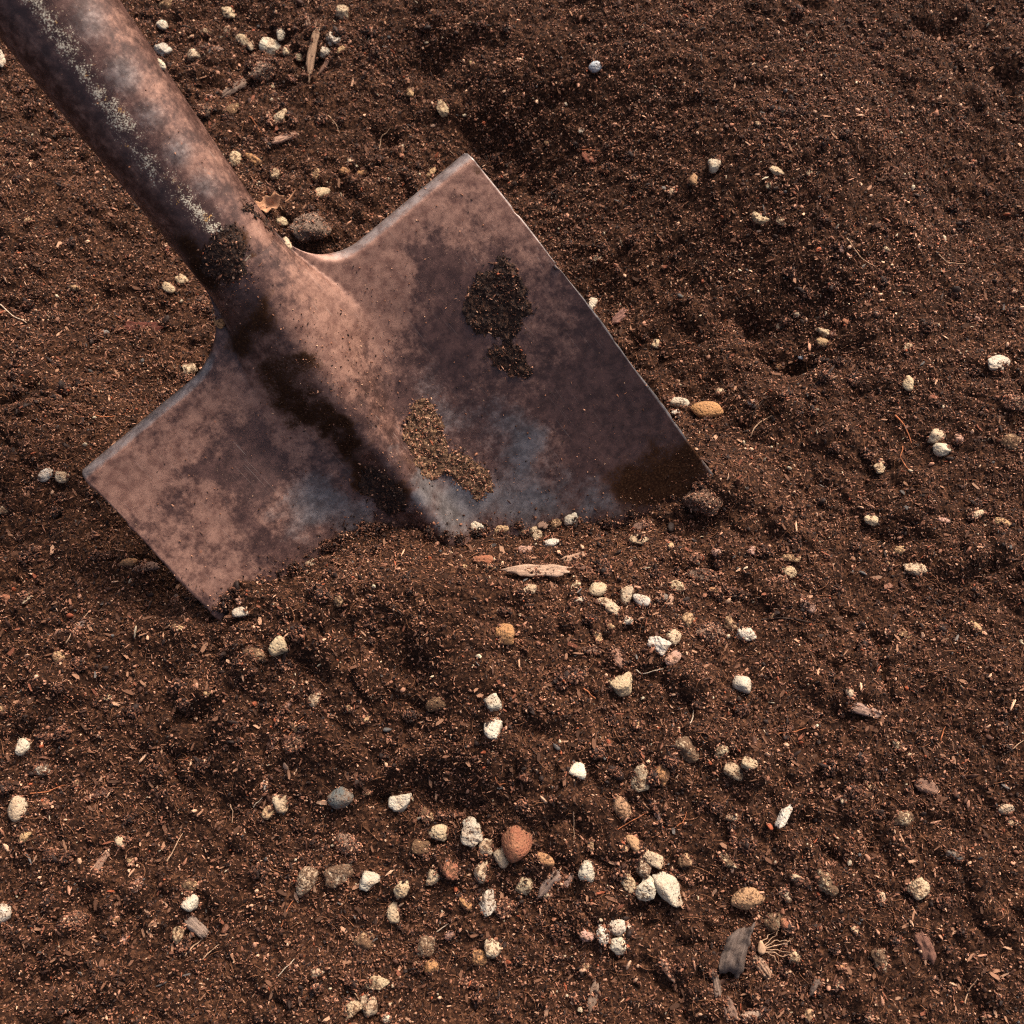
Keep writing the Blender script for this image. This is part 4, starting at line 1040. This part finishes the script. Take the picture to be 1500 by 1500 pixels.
# root fibres
def path_px(pts, n=9, lift=.0009, wob=1.5):
    pts = np.array(pts, float); tt = np.linspace(0, len(pts) - 1, n); out = []
    sd_ = rng.uniform(0, 99)
    for q in tt:
        i = min(int(q), len(pts) - 2); p = pts[i] + (pts[i + 1] - pts[i]) * (q - i); p = p + wob * np.array([mnoise.noise(Vector((q * 1.7, sd_, 0))), mnoise.noise(Vector((q * 1.7, sd_, 9)))])
        P = hit(*p); out.append((P[0], P[1], Hs(P[0], P[1], .0025) + lift * (1 + 1.2 * mnoise.noise(Vector((q, sd_, 5))))))
    return out
M_ROOT = plain('root', (.42, .26, .16)); M_ROOT_RED = plain('root_red', (.36, .12, .05)); M_ROOT_PALE = plain('root_pale', (.55, .42, .30)); M_ROOT_DARK = plain('root_dark', (.05, .03, .022))
tuft = bpy.data.objects.new('root_tuft', None); COL.objects.link(tuft); P0 = hit(1114, 1388); tuft.location = P0
tuft['label'] = 'tan root tuft fanning out from a knob by the grey wood chunk'; tuft['category'] = 'roots'
V, Fc = ICO[3]; m = bpy.data.meshes.new('knob'); W = facet(V, 77, 12, .7, 1.05, 9) * np.array([.0019, .0024, .0018]); np_mesh(m, W, Fc); link('root_knob', m, M_ROOT, tuft).location = (0, 0, .002)
for pts in [[(1115, 1387), (1130, 1375), (1140, 1362)], [(1116, 1388), (1135, 1378), (1150, 1378), (1158, 1373)], [(1116, 1390), (1140, 1385), (1160, 1375)], [(1116, 1392), (1140, 1392), (1165, 1398)], [(1116, 1393), (1135, 1398), (1160, 1402)], [(1114, 1390), (1130, 1400), (1140, 1412)], [(1112, 1386), (1120, 1372), (1135, 1366)]]:
    pp = np.array(path_px(pts, 12, .0022, 5)) - P0; Vs, Qs = strand(pp, .00030, .00012); m = bpy.data.meshes.new('rootlet'); np_mesh(m, Vs, Qs); link('rootlet', m, M_ROOT, tuft)
for pts, mt, wd, dd_ in [
    ([(932, 982), (940, 988), (955, 984), (972, 980)], 2, 1.6, 'pale curved root'), ([(855, 1008), (863, 1016), (872, 1023)], 1, 2.2, 'brown root'), ([(1010, 1060), (1016, 1050), (1015, 1040)], 2, 1.6, 'pale hooked root'),
    ([(1100, 640), (1104, 628), (1115, 618), (1130, 610)], 0, 2.4, 'tan knotted root'), ([(1310, 610), (1325, 625), (1335, 650)], 1, 2.6, 'red branching root'), ([(1322, 655), (1318, 670), (1330, 690)], 1, 1.8, 'red looped root'), ([(1115, 907), (1150, 906), (1190, 912)], 3, 2.6, 'dark straight root'),
    ([(1240, 350), (1262, 380), (1280, 392)], 0, 1.8, 'tan root on slope'), ([(1370, 370), (1385, 385), (1415, 388)], 0, 2.2, 'tan root bending at its end'), ([(365, 172), (375, 182), (384, 197)], 1, 1.6, 'straight reddish root'), ([(845, 220), (862, 221), (880, 223)], 1, 2.0, 'thin orange root'),
    ([(725, 1138), (730, 1150), (742, 1148)], 1, 1.6, 'curly red root'), ([(372, 1183), (378, 1176), (386, 1168)], 2, 1.6, 'pale short root'), ([(98, 942), (108, 925), (130, 897)], 0, 1.8, 'pale bowed root'), ([(0, 446), (18, 463), (40, 474)], 2, 1.8, 'pale root at the frame edge'),
    ([(45, 1163), (70, 1160), (95, 1150)], 1, 2.0, 'reddish root'), ([(245, 1262), (255, 1245), (267, 1222)], 0, 1.8, 'tan root'), ([(338, 1178), (341, 1190), (340, 1205)], 0, 1.8, 'short amber root'), ([(272, 1400), (285, 1385), (300, 1373)], 0, 2.2, 'pale root by a wood chip'), ([(297, 1405), (312, 1392), (322, 1384)], 0, 1.6, 'thin tan root'),
    ([(408, 1430), (420, 1418), (432, 1405)], 2, 1.4, 'thin pale root'), ([(412, 1358), (418, 1340), (430, 1320)], 1, 1.6, 'reddish root'), ([(640, 1365), (650, 1358), (657, 1353)], 2, 1.4, 'pale short root'), ([(840, 1190), (841, 1210), (841, 1228)], 0, 1.6, 'straight tan root'), ([(690, 600 + 560), (696, 1150), (702, 1142)], 1, 1.4, 'thin red root'),
    ([(420, 1088), (428, 1073), (440, 1058)], 1, 2.0, 'reddish root'), ([(415, 1073), (430, 1064), (445, 1050)], 1, 1.8, 'reddish root'), ([(905, 1215), (930, 1200), (948, 1190)], 1, 1.4, 'thin red root'), ([(1140, 1075), (1165, 1072), (1180, 1067)], 1, 1.8, 'orange root'), ([(1470, 1105), (1485, 1095), (1498, 1085)], 0, 2.0, 'tan root'),
    ([(1412, 1470), (1418, 1450), (1432, 1433)], 0, 1.8, 'tan root'), ([(1377, 1085), (1380, 1075), (1384, 1065)], 1, 1.8, 'reddish root'), ([(1125, 580), (1105, 600), (1098, 625)], 3, 1.6, 'dark root'), ([(520, 1455), (527, 1465), (530, 1480)], 0, 1.4, 'pale forked root'), ([(990, 1150 + 60), (1000, 1205), (1005, 1190)], 1, 1.6, 'red root'),
    ([(140, 610), (155, 612), (168, 611)], 1, 1.6, 'orange root'), ([(555, 218), (560, 200), (572, 190)], 0, 1.6, 'brown root'), ([(480, 170), (492, 182), (497, 195)], 0, 1.6, 'brown root')]:
    pp = np.array(path_px(pts, 12, .0008)); b0 = pp[0].copy(); r_ = wd * .6 / FPX / 2 * 1.15
    Vs, Qs = strand(pp - b0, r_, r_ * .55); m = bpy.data.meshes.new('root'); np_mesh(m, Vs, Qs); o = link('root_fibre', m, [M_ROOT, M_ROOT_RED, M_ROOT_PALE, M_ROOT_DARK][mt]); o.location = b0
    mx, my = np.mean(pts, 0); items.append(dict(o=o, x=mx, y=my, lab='', d=dd_, cat='root', group='loose root fibres on the soil'))
# fine hairs nobody could count
FV, FQ, off = [], [], 0
for _ in range(2600):
    x0, y0 = rng.uniform(-10, 1510), rng.uniform(-10, 1510); a = rng.uniform(0, 6.283); Ln = rng.uniform(6, 30); cv = rng.normal(0, .6)
    P = hit_z(x0, y0, .012); l = Ln * .6 / FPX; pts = []
    for q in np.linspace(0, 1, 6):
        aa = a + cv * q; pts.append((P[0] + math.cos(aa) * l * q, P[1] + math.sin(aa) * l * q, 0))
    pts = np.array(pts); pts[:, 2] = H(pts[:, 0], pts[:, 1]) + .0004 + .0008 * rng.random() * np.sin(np.linspace(0, 3.1, 6)); r = rng.uniform(.00010, .00026)
    Vs, Qs = strand(pts, r, r * .6, 3); FV.append(Vs); FQ.append(Qs + off); off += len(Vs)
m = bpy.data.meshes.new('root_hairs'); np_mesh(m, np.concatenate(FV), np.concatenate(FQ)); link('root_hairs', m, plain('root_hair', (.20, .085, .042)), kind='stuff')
FV, FQ, off = [], [], 0
for _ in range(2600):
    x0, y0 = rng.uniform(-10, 1510), rng.uniform(-10, 1510); P = hit_z(x0, y0, .012); l = rng.uniform(5, 15) * .6 / FPX; w = l * rng.uniform(.12, .42); a = rng.uniform(0, 6.283); ca, sa = math.cos(a), math.sin(a)
    z = float(H(P[0], P[1])) + .0003; tz = rng.normal(0, .35, 2); ring = [(-.5, -.25), (-.15, -.5), (.35, -.42), (.5, .1), (.2, .5), (-.38, .4)]
    vv_ = []
    for th_ in (.00035, -.00025):
        for q, v in ring:
            q += rng.normal(0, .07); v += rng.normal(0, .09); vv_.append((P[0] + ca * q * l - sa * v * w, P[1] + sa * q * l + ca * v * w, z + th_ + tz[0] * q * l + tz[1] * v * w))
    FV.append(np.array(vv_)); FQ.append(np.array([(0, 1, 2, 3), (0, 3, 4, 5), (6, 9, 8, 7), (6, 11, 10, 9)] + [(i, 6 + i, 6 + (i + 1) % 6, (i + 1) % 6) for i in range(6)]) + off); off += 12
FV = np.concatenate(FV); m = bpy.data.meshes.new('bark_flakes'); np_mesh(m, FV, np.concatenate(FQ), smooth=False)
fc = np.array([(.045, .020, .011), (.11, .050, .028), (.22, .112, .065), (.34, .19, .115), (.16, .055, .03), (.10, .085, .075)])[rng.choice(6, 2600, p=[.33, .34, .18, .05, .08, .02])]
vattr(m, 'tint', np.repeat(np.c_[fc, np.ones(2600)], 12, 0).astype(np.float32), 'FLOAT_COLOR')
fk = NT('bark_flake'); M_FLAKE = fk.out(fk.attr('tint', 'GEOMETRY', 'Color'), .85, None, spec=.2); link('bark_flakes', m, M_FLAKE, kind='stuff')
# soil pushed up against the steel where the blade goes in
def clump(c_, r_, tp, flat=1.0):
    n_ = int(10 + (r_ / .0011) ** 2 * 8); d_ = rng.normal(size=(n_, 3)); d_ /= np.linalg.norm(d_, axis=1)[:, None]
    crP.append(c_ + d_ * r_ * rng.uniform(.8, 1.08, (n_, 1)) * [1, rng.uniform(.7, 1), flat]); crS.append(np.maximum(.00035, r_ * .15) + .0004 * rng.random(n_) ** 2); crT.append(tints(n_, tp))
    crP.append(c_[None]); crS.append(np.array([r_ * .85])); crT.append(tints(1, (1, 0, 0, 0, 0, 0, 0, 0, 0)))
for _ in range(90):
    i_ = rng.integers(0, len(SOIL_LINE) - 1); q_ = rng.random(); a_, b_ = np.array(SOIL_LINE[i_], float), np.array(SOIL_LINE[i_ + 1], float)
    p_ = a_ + (b_ - a_) * q_ + np.array([rng.normal(0, 3), rng.normal(1, 6)]); h = on_steel(*p_)
    if h is None: continue
    r_ = .0009 + .0030 * rng.random() ** 2.2; clump(h[0] + h[1] * r_ * .5, r_, (.25, .32, .24, .12, .05, .01, .003, 0, 0))
for _ in range(1300):
    i_ = rng.integers(0, len(SOIL_LINE) - 1); q_ = rng.random(); a_, b_ = np.array(SOIL_LINE[i_], float), np.array(SOIL_LINE[i_ + 1], float)
    p_ = a_ + (b_ - a_) * q_ + np.array([rng.normal(0, 4), 4 - rng.exponential(11)]); h = on_steel(*p_)
    if h is None: continue
    s_ = .0002 + .0006 * rng.random() ** 2.5; crP.append((h[0] + h[1] * s_ * .4)[None]); crS.append(np.array([s_])); crT.append(tints(1, (.25, .3, .2, .14, .08, .02, 0, 0, 0)))
# crumbs: small clumps, each a handful of grains
na = 2600; ax_ = rng.uniform(-.37, .37, na); ay_ = rng.uniform(-.27, .40, na); ok = np.abs(ax_) < .25 + (ay_ + .28) / .69 * .14; ax_, ay_ = ax_[ok], ay_[ok]
ok = perlin(ax_ / .05, ay_ / .05, 43) + .35 * rng.normal(size=len(ax_)) > -.15; ax_, ay_ = ax_[ok], ay_[ok]
ar_ = .0011 + .0030 * rng.random(len(ax_)) ** 2.6
for X_, Y_, r_ in zip(ax_, ay_, ar_):
    n_ = int(10 + (r_ / .0011) ** 2 * 9); d_ = rng.normal(size=(n_, 3)); d_ /= np.linalg.norm(d_, axis=1)[:, None]; d_[:, 2] = np.abs(d_[:, 2])
    c_ = np.array([X_, Y_, H(X_, Y_) + r_ * .1]); crP.append(c_ + d_ * r_ * rng.uniform(.8, 1.08, (n_, 1)) * [1, rng.uniform(.7, 1), rng.uniform(.6, .95)])
    crS.append(np.maximum(.00035, r_ * .16) + .0004 * rng.random(n_) ** 2); crT.append(tints(n_, (.24, .34, .24, .12, .05, .01, .003, 0, 0)))
    crP.append(c_[None]); crS.append(np.array([r_ * .85])); crT.append(tints(1, (1, 0, 0, 0, 0, 0, 0, 0, 0)))
crP.append(np.concatenate(extra_P)); crS.append(np.concatenate(extra_S)); crT.append(tints(len(crP[-1]), (.14, .24, .26, .2, .11, .03, .01, 0, 0)))
grains_object('soil_crumbs', np.concatenate(crP), np.concatenate(crS), np.concatenate(crT))

# ------------------------------------------------------------------ labels: each piece by its look and by the landmark it lies by
used = set(it['lab'] for it in items if it['lab'])
def sector(it, mk):
    dx, dy = it['x'] - mk[1], it['y'] - mk[2]
    if abs(dy) >= abs(dx): return 'below' if dy > 0 else 'above'
    return 'right of' if dx > 0 else 'left of'
def dist(it, mk): return math.hypot(it['x'] - mk[1], it['y'] - mk[2])
ORD = ['', 'second ', 'third ', 'fourth ', 'fifth ', 'sixth ']
for pas in (0, 1):
    for it in items:
        if it['lab']: continue
        cand = []
        for mk in sorted(MARKS, key=lambda m_: dist(it, m_))[:9]:
            d0 = dist(it, mk)
            if d0 < 3: continue
            sec = sector(it, mk)
            if pas == 0 and sec in ('left of', 'right of'): continue
            k = sum(1 for o_ in items if o_ is not it and o_['d'] == it['d'] and sector(o_, mk) == sec and dist(o_, mk) < d0)
            cand.append((k, d0, mk, sec))
        cand.sort(key=lambda c: (c[0], c[1]))
        for k, d0, mk, sec in cand:
            if k > (0 if pas == 0 else 5) or (pas == 0 and d0 > 420): continue
            rel = ('just ' if d0 < 60 else 'close ' if False else '') + sec
            if sec in ('above', 'below') and d0 > 170: rel = 'some way ' + sec
            s = (ORD[k] + it['d'] + ' ' + rel + ' ' + mk[0])
            if s not in used: it['lab'] = s; used.add(s); break
for it in items:
    o = it['o']; o['label'] = it['lab'] or it['d'] + ' lying loose in the soil'; o['category'] = it['cat']; o['group'] = it['group']
scene.cycles.use_denoising = False
scene.cycles.filter_width = 1.15
